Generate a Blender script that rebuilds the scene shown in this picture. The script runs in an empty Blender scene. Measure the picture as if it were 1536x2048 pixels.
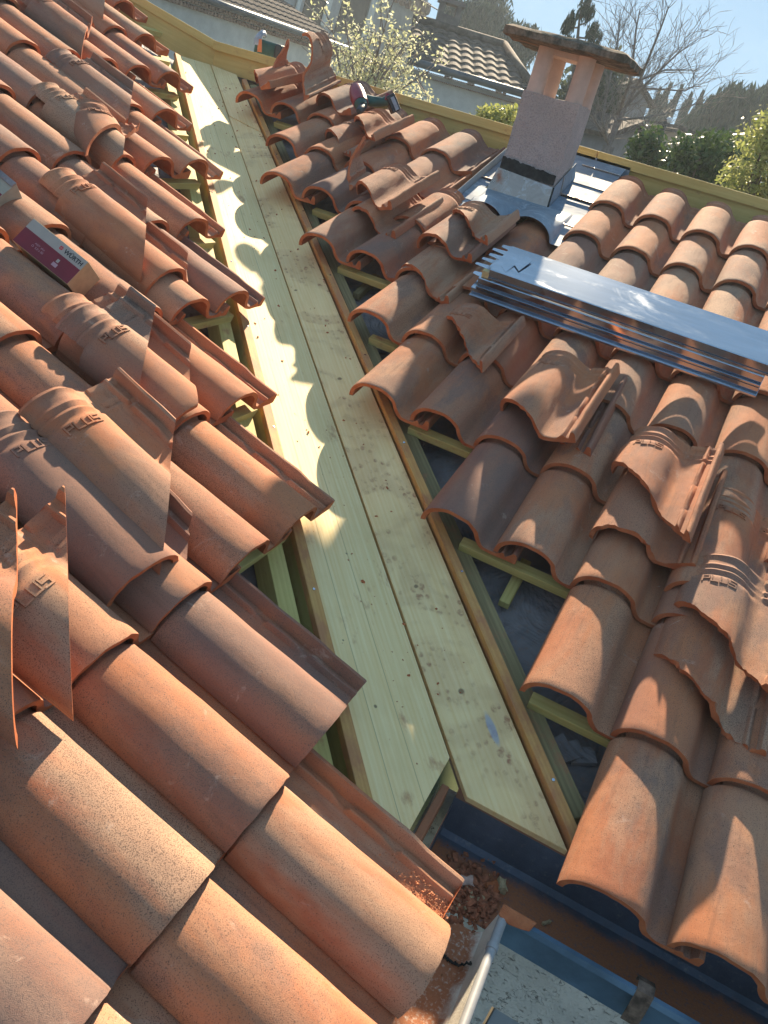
import bpy, bmesh, math, random
from mathutils import Vector, Matrix, noise

random.seed(7)
sc = bpy.context.scene
COL = sc.collection
rad = math.radians

# ------------------------------------------------------------------ camera
CAM = Vector((-0.152, -1.093, 1.274))
MC = Matrix(((0.8779, -0.3963, 0.2689), (0.4117, 0.3377, -0.8465), (0.2446, 0.8538, 0.4597)))
# re-orthonormalise
_r = MC.col[0].normalized(); _u = (MC.col[1] - _r * MC.col[1].dot(_r)).normalized(); _b = _r.cross(_u)
MC = Matrix((_r, _u, _b)).transposed()
FPX = 1580.4
cd = bpy.data.cameras.new("camera"); cam = bpy.data.objects.new("camera", cd); COL.objects.link(cam)
cd.sensor_fit = 'VERTICAL'; cd.sensor_height = 36.0; cd.lens = FPX / 2048 * 36.0
cd.clip_start = 0.02; cd.clip_end = 800
cam.matrix_world = Matrix.Translation(CAM) @ MC.to_4x4()
sc.camera = cam

# ------------------------------------------------------------------ light
SUN_AZ, SUN_EL = -12.6, 27.2      # azimuth measured from +Y, clockwise positive
w = bpy.data.worlds.new("World"); sc.world = w; w.use_nodes = True
nt = w.node_tree; bg = nt.nodes['Background']
sky = nt.nodes.new('ShaderNodeTexSky'); sky.sky_type = 'NISHITA'; sky.sun_disc = False
sky.sun_elevation = rad(SUN_EL); sky.sun_rotation = rad(SUN_AZ)
sky.air_density = 1.0; sky.dust_density = 0.2; sky.ozone_density = 3.0
gm = nt.nodes.new('ShaderNodeGamma'); gm.inputs['Gamma'].default_value = 0.12
tn = nt.nodes.new('ShaderNodeMix'); tn.data_type = 'RGBA'; tn.blend_type = 'MULTIPLY'; tn.inputs[0].default_value = 1.0; tn.inputs[7].default_value = (0.60, 0.96, 1.33, 1)
nt.links.new(sky.outputs[0], gm.inputs['Color']); nt.links.new(gm.outputs[0], tn.inputs[6]); nt.links.new(tn.outputs[2], bg.inputs[0]); bg.inputs[1].default_value = 0.146
sl = bpy.data.lights.new("sun", 'SUN'); sl.energy = 4.5; sl.angle = rad(0.8); sl.color = (1.0, 0.83, 0.60)
sun = bpy.data.objects.new("sun", sl); COL.objects.link(sun)
SDIR = Vector((math.sin(rad(SUN_AZ)) * math.cos(rad(SUN_EL)), math.cos(rad(SUN_AZ)) * math.cos(rad(SUN_EL)), math.sin(rad(SUN_EL))))
sun.rotation_euler = SDIR.to_track_quat('Z', 'Y').to_euler(); sun.location = SDIR * 20
vs = sc.view_settings; vs.view_transform = 'Standard'; vs.look = 'None'; vs.exposure = 1.75; vs.gamma = 1.0

# ------------------------------------------------------------------ measuring helpers
S = 0.35; TH = math.atan(S); CT, ST = math.cos(TH), math.sin(TH)
A = 0.22; CP = 0.346; CS = CP / CT          # column width, course in plan, course on slope
RX, RY, LX, LY = 0.015, 0.10, 0.151, -0.317
BR = Matrix(((1, 0, 0), (0, CT, -ST), (0, ST, CT)))          # columns u, v, w  (chimney slope)
BL = Matrix(((0, -CT, ST), (1, 0, 0), (0, ST, CT)))          # columns u, v, w  (left slope)
NR, NL = BR.col[2].copy(), BL.col[2].copy()
def ray(px, py): return MC @ Vector(((px - 768) / FPX, -(py - 1024) / FPX, -1.0))
def onplane(px, py, n, d):
    r = ray(px, py); return CAM + r * ((d - n.dot(CAM)) / n.dot(r))
def onR(px, py, h=0.0): return onplane(px, py, NR, h)
def onL(px, py, h=0.0): return onplane(px, py, NL, h)
def onZ(px, py, z): return onplane(px, py, Vector((0, 0, 1)), z)
def at(px, py, D):
    r = ray(px, py); return CAM + r * (D / math.hypot(r.x, r.y))
def pR(x, y, h=0.0): return Vector((x, y, S * y)) + NR * h
def pL(x, y, h=0.0): return Vector((x, y, -S * x)) + NL * h

# ------------------------------------------------------------------ scene helpers
def tag(o, label=None, cat=None, group=None, kind=None):
    if label: o['label'] = label
    if cat: o['category'] = cat
    if group: o['group'] = group
    if kind: o['kind'] = kind
    return o
def link(name, me, mats, parent=None, matrix=None, smooth=False, sharp=None):
    for m in (mats if isinstance(mats, (list, tuple)) else [mats]): me.materials.append(m)
    o = bpy.data.objects.new(name, me); COL.objects.link(o)
    if matrix is not None: o.matrix_world = matrix
    if parent is not None:
        o.parent = parent; o.matrix_parent_inverse = parent.matrix_world.inverted()
    if smooth:
        me.polygons.foreach_set('use_smooth', [True] * len(me.polygons))
        if sharp: me.set_sharp_from_angle(angle=rad(sharp))
    return o
def mesh_of(verts, faces, name='m'):
    me = bpy.data.meshes.new(name); me.from_pydata([tuple(v) for v in verts], [], faces); me.update(); return me
def bm_mesh(bm, name='m'):
    bmesh.ops.recalc_face_normals(bm, faces=bm.faces)
    me = bpy.data.meshes.new(name); bm.to_mesh(me); bm.free(); return me
def empty(name, loc):
    o = bpy.data.objects.new(name, None); COL.objects.link(o); o.location = loc; o.empty_display_size = 0.05
    bpy.context.view_layer.update(); return o
def frame(o, x, up):
    x = x.normalized(); z = (up - x * up.dot(x)).normalized(); y = z.cross(x)
    m = Matrix((x, y, z)).transposed().to_4x4(); m.translation = o; return m
def box_bm(bm, lo, hi, M=None):
    vs_ = [bm.verts.new((M @ Vector(p)) if M else p) for p in [(x, y, z) for x in (lo[0], hi[0]) for y in (lo[1], hi[1]) for z in (lo[2], hi[2])]]
    for f in ((0, 1, 3, 2), (4, 6, 7, 5), (0, 4, 5, 1), (2, 3, 7, 6), (0, 2, 6, 4), (1, 5, 7, 3)):
        bm.faces.new([vs_[i] for i in f])
    return vs_
def bevel(bm, r, seg=2):
    bmesh.ops.recalc_face_normals(bm, faces=bm.faces)
    bmesh.ops.bevel(bm, geom=list(bm.edges), offset=r, segments=seg, affect='EDGES', profile=0.5)
def beam(name, P0, P1, up, wd, ht, mat, parent=None, bev=0.002, warp=0.0):
    """box along P0-P1, centred in width, top face at the line when ht<0 else bottom at the line"""
    L = (P1 - P0).length; M = frame(P0, P1 - P0, up)
    bm = bmesh.new(); box_bm(bm, (0, -wd / 2, min(0, ht)), (L, wd / 2, max(0, ht)))
    if bev: bevel(bm, bev)
    return link(name, bm_mesh(bm), mat, parent, M)
def plate(name, pts, n, th, mat, xdir, parent=None, bev=0.0015):
    """flat piece with outline pts (world) extruded by th against n"""
    M = frame(pts[0], xdir, n); Mi = M.inverted(); bm = bmesh.new()
    t = [bm.verts.new(Mi @ p) for p in pts]; b = [bm.verts.new(Mi @ (p - n * th)) for p in pts]; k = len(pts)
    bm.faces.new(t); bm.faces.new(b[::-1])
    for i in range(k): bm.faces.new([t[i], b[i], b[(i + 1) % k], t[(i + 1) % k]])
    if bev: bevel(bm, bev)
    return link(name, bm_mesh(bm), mat, parent, M)
def tube_bm(bm, pts, radii, n=8, cap=True):
    rings = []
    for i, p in enumerate(pts):
        d = (pts[min(i + 1, len(pts) - 1)] - pts[max(i - 1, 0)]).normalized()
        a = d.orthogonal().normalized(); b = d.cross(a)
        if rings:
            pa = rings[-1][1]; a = (pa - d * pa.dot(d)).normalized(); b = d.cross(a)
        rings.append(([bm.verts.new(p + (a * math.cos(2 * math.pi * k / n) + b * math.sin(2 * math.pi * k / n)) * radii[i]) for k in range(n)], a))
    for i in range(len(rings) - 1):
        r0, r1 = rings[i][0], rings[i + 1][0]
        for k in range(n): bm.faces.new([r0[k], r0[(k + 1) % n], r1[(k + 1) % n], r1[k]])
    if cap: bm.faces.new(rings[0][0][::-1]); bm.faces.new(rings[-1][0])
def sheet_bm(bm, prof0, prof1, th=0.0):
    a = [bm.verts.new(p) for p in prof0]; b = [bm.verts.new(p) for p in prof1]
    for i in range(len(a) - 1): bm.faces.new([a[i], a[i + 1], b[i + 1], b[i]])
def solid(me_bm, th):
    bmesh.ops.recalc_face_normals(me_bm, faces=me_bm.faces)
    bmesh.ops.solidify(me_bm, geom=list(me_bm.faces), thickness=th)
ORD = ['first', 'second', 'third', 'fourth', 'fifth', 'sixth', 'seventh', 'eighth', 'ninth', 'tenth', 'eleventh', 'twelfth', 'thirteenth', 'fourteenth', 'fifteenth', 'sixteenth', 'seventeenth', 'eighteenth', 'nineteenth', 'twentieth']

# ------------------------------------------------------------------ materials
class NT:
    def __init__(s, name):
        s.m = bpy.data.materials.new(name); s.m.use_nodes = True; s.t = s.m.node_tree
        s.b = s.t.nodes['Principled BSDF']; s.out = s.t.nodes['Material Output']
    def n(s, typ, **k):
        nd = s.t.nodes.new('ShaderNode' + typ)
        for a, v in k.items(): setattr(nd, a, v)
        return nd
    def l(s, a, b): s.t.links.new(a, b)
    def coord(s, scale=(1, 1, 1), rnd=0.0, kind='Object'):
        tc = s.n('TexCoord'); mp = s.n('Mapping'); mp.inputs['Scale'].default_value = scale
        s.l(tc.outputs[kind], mp.inputs['Vector'])
        if rnd:
            oi = s.n('ObjectInfo'); mu = s.n('Math', operation='MULTIPLY'); mu.inputs[1].default_value = rnd
            s.l(oi.outputs['Random'], mu.inputs[0]); s.l(mu.outputs[0], mp.inputs['Location'])
        return mp.outputs[0]
    def noise(s, vec, scale, detail=3, rough=0.55, dist=0.0):
        nd = s.n('TexNoise'); nd.inputs['Scale'].default_value = scale; nd.inputs['Detail'].default_value = detail
        nd.inputs['Roughness'].default_value = rough; nd.inputs['Distortion'].default_value = dist
        s.l(vec, nd.inputs['Vector']); return nd.outputs['Fac']
    def ramp(s, fac, lo, hi, a=0.0, b=1.0):
        nd = s.n('MapRange'); nd.interpolation_type = 'SMOOTHSTEP'; nd.inputs['From Min'].default_value = lo; nd.inputs['From Max'].default_value = hi
        nd.inputs['To Min'].default_value = a; nd.inputs['To Max'].default_value = b
        s.l(fac, nd.inputs['Value']); return nd.outputs[0]
    def mix(s, fac, a, b, mode='MIX'):
        nd = s.n('Mix', data_type='RGBA', blend_type=mode)
        for sock, v in ((nd.inputs[0], fac), (nd.inputs[6], a), (nd.inputs[7], b)):
            if isinstance(v, (int, float)): sock.default_value = v
            elif isinstance(v, tuple): sock.default_value = (v[0], v[1], v[2], 1)
            else: s.l(v, sock)
        return nd.outputs[2]
    def math(s, op, a, b=0.0, clamp=False):
        nd = s.n('Math', operation=op, use_clamp=clamp)
        for sock, v in ((nd.inputs[0], a), (nd.inputs[1], b)):
            if isinstance(v, (int, float)): sock.default_value = v
            else: s.l(v, sock)
        return nd.outputs[0]
    def rand(s): return s.n('ObjectInfo').outputs['Random']
    def bump(s, h, dist, strength=1.0, prev=None):
        nd = s.n('Bump'); nd.inputs['Distance'].default_value = dist; nd.inputs['Strength'].default_value = strength
        s.l(h, nd.inputs['Height'])
        if prev is not None: s.l(prev, nd.inputs['Normal'])
        return nd.outputs[0]
    def fin(s, col, rough=0.8, normal=None, metal=0.0, spec=0.3):
        for nm, v in (('Base Color', col), ('Roughness', rough), ('Metallic', metal), ('Specular IOR Level', spec)):
            sock = s.b.inputs[nm]
            if isinstance(v, (int, float)): sock.default_value = v
            elif isinstance(v, tuple): sock.default_value = (v[0], v[1], v[2], 1)
            else: s.l(v, sock)
        if normal is not None: s.l(normal, s.b.inputs['Normal'])
        return s.m
def spread(t, rnd, k):                      # several independent randoms from one
    return t.math('FRACT', t.math('MULTIPLY', rnd, k))

def mat_clay():
    t = NT('weathered_clay'); v = t.coord(rnd=37.0); r = t.rand()
    vl = t.coord((1, 0.30, 1), rnd=53.0); v3 = t.coord((1, 0.5, 1), rnd=91.0)
    r1, r2, r3, r4 = (spread(t, r, k) for k in (7.31, 13.7, 29.3, 43.1))
    big = t.noise(vl, 8, 3, 0.6); med = t.noise(v, 24, 4, 0.6); fine = t.noise(v, 540, 2, 0.6); grain = t.noise(v, 900, 2, 0.7)
    base = t.mix(r4, (0.29, 0.082, 0.040), (0.45, 0.150, 0.066))
    c = t.mix(t.math('MULTIPLY', t.ramp(big, 0.34, 0.66), 0.7), base, (0.50, 0.190, 0.080))
    c = t.mix(t.math('MULTIPLY', t.ramp(med, 0.45, 0.72), 0.3), c, (0.46, 0.20, 0.10))
    # sprayed sandy and grey-brown engobe, different on every tile
    eng = t.ramp(t.noise(vl, 5.0, 5, 0.66, 0.3), 0.43, 0.60)
    c = t.mix(t.math('MULTIPLY', eng, t.math('ADD', t.math('MULTIPLY', r1, 0.62), 0.16)), c, (0.43, 0.285, 0.185))
    eng2 = t.ramp(t.noise(v3, 6.5, 5, 0.66, 0.3), 0.46, 0.62)
    g2 = t.math('MULTIPLY', eng2, t.math('ADD', t.math('MULTIPLY', r2, 0.62), 0.08))
    c = t.mix(g2, c, (0.185, 0.125, 0.105))
    # dark specks, dense where the engobe lies
    thr = t.math('ADD', t.math('MULTIPLY', t.math('ADD', eng, eng2), 0.028), t.math('MULTIPLY', r3, 0.055))
    sp = t.ramp(t.math('SUBTRACT', t.math('ADD', fine, thr), 0.625), 0.0, 0.05)
    c = t.mix(t.math('MULTIPLY', sp, 0.82), c, (0.075, 0.045, 0.036))
    c = t.mix(t.math('MULTIPLY', t.ramp(grain, 0.35, 0.75), 0.25), c, (0.50, 0.30, 0.18))
    r5 = spread(t, r, 61.7); dk = t.math('MULTIPLY', t.ramp(r5, 0.55, 0.95), t.ramp(t.noise(vl, 3.5, 3, 0.6), 0.32, 0.55))
    c = t.mix(t.math('MULTIPLY', dk, 0.62), c, (0.155, 0.110, 0.098))
    st = t.ramp(t.noise(t.coord((14, 0.9, 14), rnd=71.0), 4, 4, 0.65), 0.56, 0.70)
    c = t.mix(t.math('MULTIPLY', st, 0.28), c, (0.16, 0.085, 0.055))
    # rubbed patches and lime dust
    c = t.mix(t.math('MULTIPLY', t.ramp(t.noise(v, 13, 6, 0.75, 0.6), 0.60, 0.72), 0.55), c, (0.52, 0.37, 0.28))
    nb = t.bump(grain, 0.0014, 0.6); nb = t.bump(med, 0.004, 0.35, nb)
    return t.fin(c, 0.85, nb, spec=0.25)
def mat_rawclay():
    t = NT('raw_clay'); v = t.coord(rnd=11.0)
    c = t.mix(t.ramp(t.noise(v, 18, 4), 0.35, 0.7), (0.38, 0.105, 0.04), (0.50, 0.17, 0.07))
    c = t.mix(t.math('MULTIPLY', t.ramp(t.noise(v, 250, 3), 0.45, 0.75), 0.4), c, (0.30, 0.10, 0.05))
    return t.fin(c, 0.9, t.bump(t.noise(v, 300, 3), 0.002, 0.6), spec=0.2)
def mat_wood(name, a, b, dust=0.0, grain=1.0, knots=(), prints=False, streak=None, lines=()):
    t = NT(name); v = t.coord((1.0, 1, 1), rnd=17.0); vs_ = t.coord((0.55, 16, 16), rnd=23.0)
    g = t.noise(vs_, 5.0, 5, 0.6, 0.6); rings = t.n('TexWave', wave_type='BANDS', bands_direction='Y', wave_profile='SIN')
    rings.inputs['Scale'].default_value = 1.1; rings.inputs['Distortion'].default_value = 5.0; rings.inputs['Detail'].default_value = 2; rings.inputs['Detail Scale'].default_value = 0.7
    t.l(t.coord((0.5, 22, 22), rnd=5.0), rings.inputs['Vector'])
    f = t.math('ADD', t.math('MULTIPLY', t.ramp(g, 0.3, 0.72), 0.7), t.math('MULTIPLY', rings.outputs['Fac'], 0.3))
    c = t.mix(t.math('MULTIPLY', f, grain), a, b)
    blot = t.noise(v, 5, 4, 0.6); c = t.mix(t.math('MULTIPLY', t.ramp(blot, 0.45, 0.75), 0.35), c, tuple(x * 0.82 for x in a))
    fib = t.noise(t.coord((3, 260, 260), rnd=3.0), 3, 3, 0.6)
    c = t.mix(t.math('MULTIPLY', t.ramp(fib, 0.5, 0.8), 0.18), c, tuple(x * 0.6 for x in b))
    tc = t.coord()
    for (kx, ky, kr) in knots:
        d = t.n('VectorMath', operation='DISTANCE'); t.l(tc, d.inputs[0]); d.inputs[1].default_value = (kx, ky, 0)
        wob = t.math('ADD', d.outputs['Value'], t.math('MULTIPLY', t.noise(v, 60, 3), kr * 0.8))
        k = t.math('SUBTRACT', 1.0, t.ramp(wob, kr * 0.9, kr * 1.5))
        c = t.mix(t.math('MULTIPLY', k, 0.8), c, (0.13, 0.085, 0.045))
    if lines:
        sx = t.n('SeparateXYZ'); t.l(tc, sx.inputs[0])
        wy = t.math('ADD', sx.outputs[1], t.math('MULTIPLY', t.noise(t.coord((0.6, 0.01, 0.01)), 3, 2), 0.012))
        for ly in lines:
            k = t.math('SUBTRACT', 1.0, t.ramp(t.math('ABSOLUTE', t.math('SUBTRACT', wy, ly + .006)), 0.0004, 0.0013))
            c = t.mix(t.math('MULTIPLY', k, 0.6), c, (0.17, 0.14, 0.09))
    if prints:
        vo = t.n('TexVoronoi', feature='F1'); vo.inputs['Scale'].default_value = 46; t.l(t.coord((0.8, 1.15, 1), rnd=9.0), vo.inputs['Vector'])
        cell = t.math('SUBTRACT', 1.0, t.ramp(vo.outputs['Distance'], 0.30, 0.48))
        zone = t.ramp(t.noise(v, 5.2, 3, 0.5, 0.8), 0.46, 0.58)
        smear = t.ramp(t.noise(v, 30, 4, 0.7), 0.4, 0.7)
        c = t.mix(t.math('MULTIPLY', t.math('MULTIPLY', cell, zone), t.math('MULTIPLY', smear, 0.92)), c, (0.36, 0.15, 0.075))
        c = t.mix(t.math('MULTIPLY', zone, 0.22), c, (0.36, 0.19, 0.10))
    if dust:
        dm = t.ramp(t.noise(t.coord((1, 1.6, 1.6), rnd=31.0), 9, 5, 0.7), 0.62 - dust * 0.3, 0.80 - dust * 0.2)
        c = t.mix(t.math('MULTIPLY', dm, 0.75), c, (0.40, 0.165, 0.08))
    if streak:
        d = t.n('VectorMath', operation='MULTIPLY'); mpv = t.n('VectorMath', operation='SUBTRACT'); t.l(tc, mpv.inputs[0]); mpv.inputs[1].default_value = (streak[0], streak[1], 0)
        t.l(mpv.outputs[0], d.inputs[0]); d.inputs[1].default_value = (1 / streak[2], 1 / streak[3], 0)
        ln = t.n('VectorMath', operation='LENGTH'); t.l(d.outputs[0], ln.inputs[0])
        k = t.math('SUBTRACT', 1.0, t.ramp(t.math('ADD', ln.outputs['Value'], t.math('MULTIPLY', t.noise(v, 40, 3), 0.5)), 0.9, 1.4))
        c = t.mix(t.math('MULTIPLY', k, 0.7), c, (0.30, 0.36, 0.44))
    nb = t.bump(fib, 0.0015, 0.4)
    return t.fin(c, 0.72, nb, spec=0.3)
def mat_plain(name, col, rough=0.6, metal=0.0, var=0.25, scale=12, bump=0.0, spec=0.4, kind='Object'):
    t = NT(name); v = t.coord(rnd=7.0, kind=kind); n = t.noise(v, scale, 5, 0.6)
    c = t.mix(t.math('MULTIPLY', t.ramp(n, 0.3, 0.75), 1.0), tuple(x * (1 - var) for x in col), tuple(min(1, x * (1 + var)) for x in col))
    return t.fin(c, rough, t.bump(t.noise(v, scale * 12, 4), 0.002, bump) if bump else None, metal, spec)
def mat_zinc(name, col, rough=0.32, dust=0.0, streak=(1, 1, 1), white=0.0, metal=0.92, spec=0.5):
    t = NT(name); v = t.coord(streak, rnd=19.0); n = t.noise(v, 7, 6, 0.65, 0.5); n2 = t.noise(v, 40, 4, 0.7)
    c = t.mix(t.ramp(n, 0.35, 0.7), tuple(x * 0.8 for x in col), tuple(min(1, x * 1.12) for x in col))
    m = t.math('SUBTRACT', metal, t.math('MULTIPLY', t.ramp(n2, 0.6, 0.75), 0.25))
    r = t.math('ADD', t.math('MULTIPLY', t.ramp(n, 0.3, 0.75), 0.2), rough - 0.08)
    if white:
        k = t.math('MULTIPLY', t.ramp(t.noise(v, 16, 6, 0.75, 1.0), 0.52, 0.66), white)
        c = t.mix(k, c, (0.75, 0.77, 0.8)); m = t.math('SUBTRACT', m, t.math('MULTIPLY', k, 0.5)); r = t.math('ADD', r, t.math('MULTIPLY', k, 0.25))
    if dust:
        d = t.math('MULTIPLY', t.ramp(t.noise(v, 5, 5, 0.7), 0.62 - dust * 0.35, 0.72 - dust * 0.2), 0.9)
        c = t.mix(d, c, (0.34, 0.12, 0.055)); m = t.math('MULTIPLY', m, t.math('SUBTRACT', 1.0, d)); r = t.math('ADD', r, t.math('MULTIPLY', d, 0.5))
    return t.fin(c, r, t.bump(t.noise(v, 18, 3), 0.004, 0.15), m, spec)
def mat_steel(name):
    t = NT(name); v = t.coord((0.35, 3, 3), rnd=19.0); n = t.noise(v, 5, 5, 0.6, 0.4)
    c = t.mix(t.ramp(n, 0.35, 0.7), (0.40, 0.44, 0.49), (0.50, 0.54, 0.60))
    v2 = t.coord((0.5, 1, 1), rnd=19.0); k = t.math('MULTIPLY', t.ramp(t.noise(v2, 9, 6, 0.7, 0.8), 0.52, 0.74), 0.25)
    c = t.mix(k, c, (0.80, 0.82, 0.85)); r = t.math('ADD', 0.13, t.math('MULTIPLY', k, 0.4))
    return t.fin(c, r, t.bump(t.noise(v2, 4, 2), 0.004, 0.12), t.math('SUBTRACT', 0.97, t.math('MULTIPLY', k, 0.5)), 0.5)
def mat_gutter(name, col, metal, axis, lo, hi):
    """painted / zinc trough with red tile dust lying along its floor; axis = object axis across it"""
    t = NT(name); v = t.coord(); sx = t.n('SeparateXYZ'); t.l(v, sx.inputs[0])
    edge = t.math('ADD', sx.outputs[axis], t.math('MULTIPLY', t.math('SUBTRACT', t.noise(v, 14, 6, 0.7), 0.5), 0.07))
    d = t.ramp(edge, min(lo, hi), max(lo, hi), 1.0 if lo > hi else 0.0, 0.0 if lo > hi else 1.0)
    d = t.math('MULTIPLY', d, t.ramp(t.noise(v, 120, 4, 0.7), 0.2, 0.5))
    ge = t.n('NewGeometry'); sn = t.n('SeparateXYZ'); t.l(ge.outputs['Normal'], sn.inputs[0]); d = t.math('MULTIPLY', d, t.ramp(t.math('ABSOLUTE', sn.outputs[2]), 0.25, 0.7))
    n = t.noise(t.coord((1, 1, 1)), 9, 5, 0.65)
    c = t.mix(t.ramp(n, 0.3, 0.7), tuple(x * 0.75 for x in col), tuple(min(1, x * 1.15) for x in col))
    c = t.mix(t.math('MULTIPLY', t.ramp(t.noise(v, 60, 5, 0.7), 0.55, 0.75), 0.3), c, (0.4, 0.36, 0.32))
    dustc = t.mix(t.noise(v, 220, 4, 0.7), (0.30, 0.10, 0.045), (0.50, 0.20, 0.09))
    c = t.mix(d, c, dustc)
    m = t.math('MULTIPLY', t.math('SUBTRACT', 1.0, d), metal)
    return t.fin(c, t.math('ADD', 0.45, t.math('MULTIPLY', d, 0.4)), t.bump(t.noise(v, 260, 4, 0.7), 0.003, 0.5), m, 0.4)
def mat_stucco(name, col, scale=70, depth=0.01, crack=False, grime=0.3, dark=(0.12, 0.10, 0.09)):
    t = NT(name); v = t.coord(); n = t.noise(v, scale, 4, 0.65); b = t.noise(v, 3.5, 5, 0.65)
    c = t.mix(t.ramp(b, 0.3, 0.75), tuple(x * (1 - grime) for x in col), col)
    c = t.mix(t.math('MULTIPLY', t.ramp(n, 0.56, 0.72), 0.55), c, tuple(x * 0.55 for x in col))
    h = n
    if name.startswith('pink'):
        c = t.mix(t.math('MULTIPLY', t.ramp(t.noise(v, 190, 4, 0.75), 0.50, 0.60), 0.55), c, tuple(x * 0.42 for x in col)); c = t.mix(t.math('MULTIPLY', t.ramp(t.noise(v, 9, 5, 0.7), 0.48, 0.66), 0.35), c, (0.42, 0.40, 0.38))
    if crack:
        vo = t.n('TexVoronoi', feature='DISTANCE_TO_EDGE'); vo.inputs['Scale'].default_value = 9
        dv = t.n('VectorMath', operation='ADD'); t.l(v, dv.inputs[0])
        nc = t.n('TexNoise'); nc.inputs['Scale'].default_value = 30; t.l(v, nc.inputs['Vector'])
        sc_ = t.n('VectorMath', operation='SCALE'); t.l(nc.outputs['Color'], sc_.inputs[0]); sc_.inputs['Scale'].default_value = 0.12
        t.l(sc_.outputs[0], dv.inputs[1]); t.l(dv.outputs[0], vo.inputs['Vector'])
        k = t.math('MULTIPLY', t.math('SUBTRACT', 1.0, t.ramp(vo.outputs['Distance'], 0.0, 0.012)), t.ramp(t.noise(v, 7, 2), 0.45, 0.6))
        c = t.mix(t.math('MULTIPLY', k, 0.8), c, dark)
        pit = t.ramp(t.noise(t.coord((1, 1, 2)), 55, 3, 0.6), 0.62, 0.70)
        c = t.mix(t.math('MULTIPLY', pit, 0.7), c, tuple(x * 0.35 for x in col))
        h = t.math('SUBTRACT', n, t.math('ADD', pit, k))
    return t.fin(c, 0.92, t.bump(h, depth, 0.8), spec=0.15)
def mat_moss():
    t = NT('mossy_concrete'); v = t.coord(); a = t.noise(v, 14, 5, 0.7); b = t.noise(v, 5, 3, 0.6)
    c = t.mix(t.ramp(a, 0.38, 0.6), (0.27, 0.205, 0.15), (0.09, 0.085, 0.065))
    c = t.mix(t.ramp(b, 0.55, 0.68), c, (0.33, 0.15, 0.075)); c = t.mix(t.math('MULTIPLY', t.ramp(t.noise(v, 90, 4), 0.5, 0.75), 0.5), c, (0.26, 0.24, 0.20))
    return t.fin(c, 0.95, t.bump(t.noise(v, 70, 5, 0.7), 0.012, 0.9), spec=0.1)
def mat_under():
    t = NT('underlay_grey'); v = t.coord(); a = t.noise(v, 4, 5, 0.65, 1.2); b = t.noise(v, 60, 4, 0.7)
    c = t.mix(t.ramp(a, 0.3, 0.7), (0.17, 0.155, 0.16), (0.30, 0.27, 0.265)); c = t.mix(t.math('MULTIPLY', t.ramp(b, 0.5, 0.72), 0.45), c, (0.30, 0.17, 0.11))
    return t.fin(c, 0.75, t.bump(b, 0.003, 0.3, t.bump(t.noise(v, 5, 3, 0.5, 2.5), 0.05, 0.7)), spec=0.3)
def mat_leaf(name, a, b, trans=0.35, rough=0.5):
    t = NT(name); g = t.n('NewGeometry'); c = t.mix(g.outputs['Random Per Island'], a, b)
    t.fin(c, rough, None, spec=0.3)
    tr = t.n('BsdfTranslucent'); t.l(c, tr.inputs['Color']); mx = t.n('MixShader'); mx.inputs[0].default_value = trans
    t.l(t.b.outputs[0], mx.inputs[1]); t.l(tr.outputs[0], mx.inputs[2]); t.l(mx.outputs[0], t.out.inputs['Surface'])
    return t.m

M_CLAY, M_RAW = mat_clay(), mat_rawclay()
GREEN_A, GREEN_B = (0.80, 0.57, 0.25), (0.88, 0.69, 0.36)
M_BOARD_R = mat_wood('treated_pine_wide', GREEN_A, GREEN_B, prints=True, knots=((0.578, -0.06, 0.007), (0.25, -0.074, 0.009), (1.498, -0.064, 0.009), (2.079, -0.022, 0.007)), streak=(0.140, -0.112, 0.045, 0.010))
M_BOARD_L = mat_wood('treated_pine_flat', (0.78, 0.57, 0.25), (0.87, 0.70, 0.37), dust=0.14, knots=((0.118, 0.166, 0.005), (0.585, 0.114, 0.004), (1.158, 0.148, 0.004), (0.292, 0.204, 0.003)), lines=(0.187, 0.112))
M_FILLET = mat_wood('orange_pine', (0.50, 0.25, 0.075), (0.62, 0.36, 0.12), dust=0.75)
M_BATTEN = mat_wood('green_batten', (0.48, 0.39, 0.12), (0.60, 0.51, 0.19), dust=0.25)
M_RIDGE = mat_wood('yellow_board', (0.58, 0.40, 0.12), (0.70, 0.52, 0.19), dust=0.12, knots=((0.55, 0.03, 0.01), (1.4, 0.0, 0.012)))
M_OLDWOOD = mat_wood('dark_joist', (0.20, 0.15, 0.07), (0.33, 0.26, 0.12), dust=0.3)
M_UNDER = mat_under()
M_ZINC = mat_zinc('zinc_flashing', (0.28, 0.33, 0.38), 0.62, white=0.25, metal=0.25, spec=0.15)
M_ZINCF = mat_zinc('zinc_sheet', (0.20, 0.25, 0.31), 0.6, white=0.16, metal=0.05, spec=0.05)
M_ZINCD = mat_zinc('zinc_upstand', (0.46, 0.37, 0.31), 0.34, dust=0.15, white=0.3)  # brown in the base colour paints in the tiles reflected by the front collar
M_STEEL = mat_steel('bright_steel')
M_GUT = mat_gutter('blue_zinc_gutter', (0.075, 0.095, 0.13), 0.35, 1, 2, 3)
M_STUCCO = mat_stucco('cream_roughcast', (0.82, 0.78, 0.70), 60, 0.012, True)
M_CHIM = mat_stucco('pink_roughcast', (0.70, 0.60, 0.55), 110, 0.03, False, 0.22)
M_CONC = mat_moss()
M_TERRA = mat_plain('pale_terracotta', (0.62, 0.45, 0.36), 0.8, 0, 0.15, 9, 0.2)
M_MORTAR = mat_plain('dark_mortar', (0.03, 0.032, 0.03), 0.9, 0, 0.5, 60, 0.8)

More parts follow.
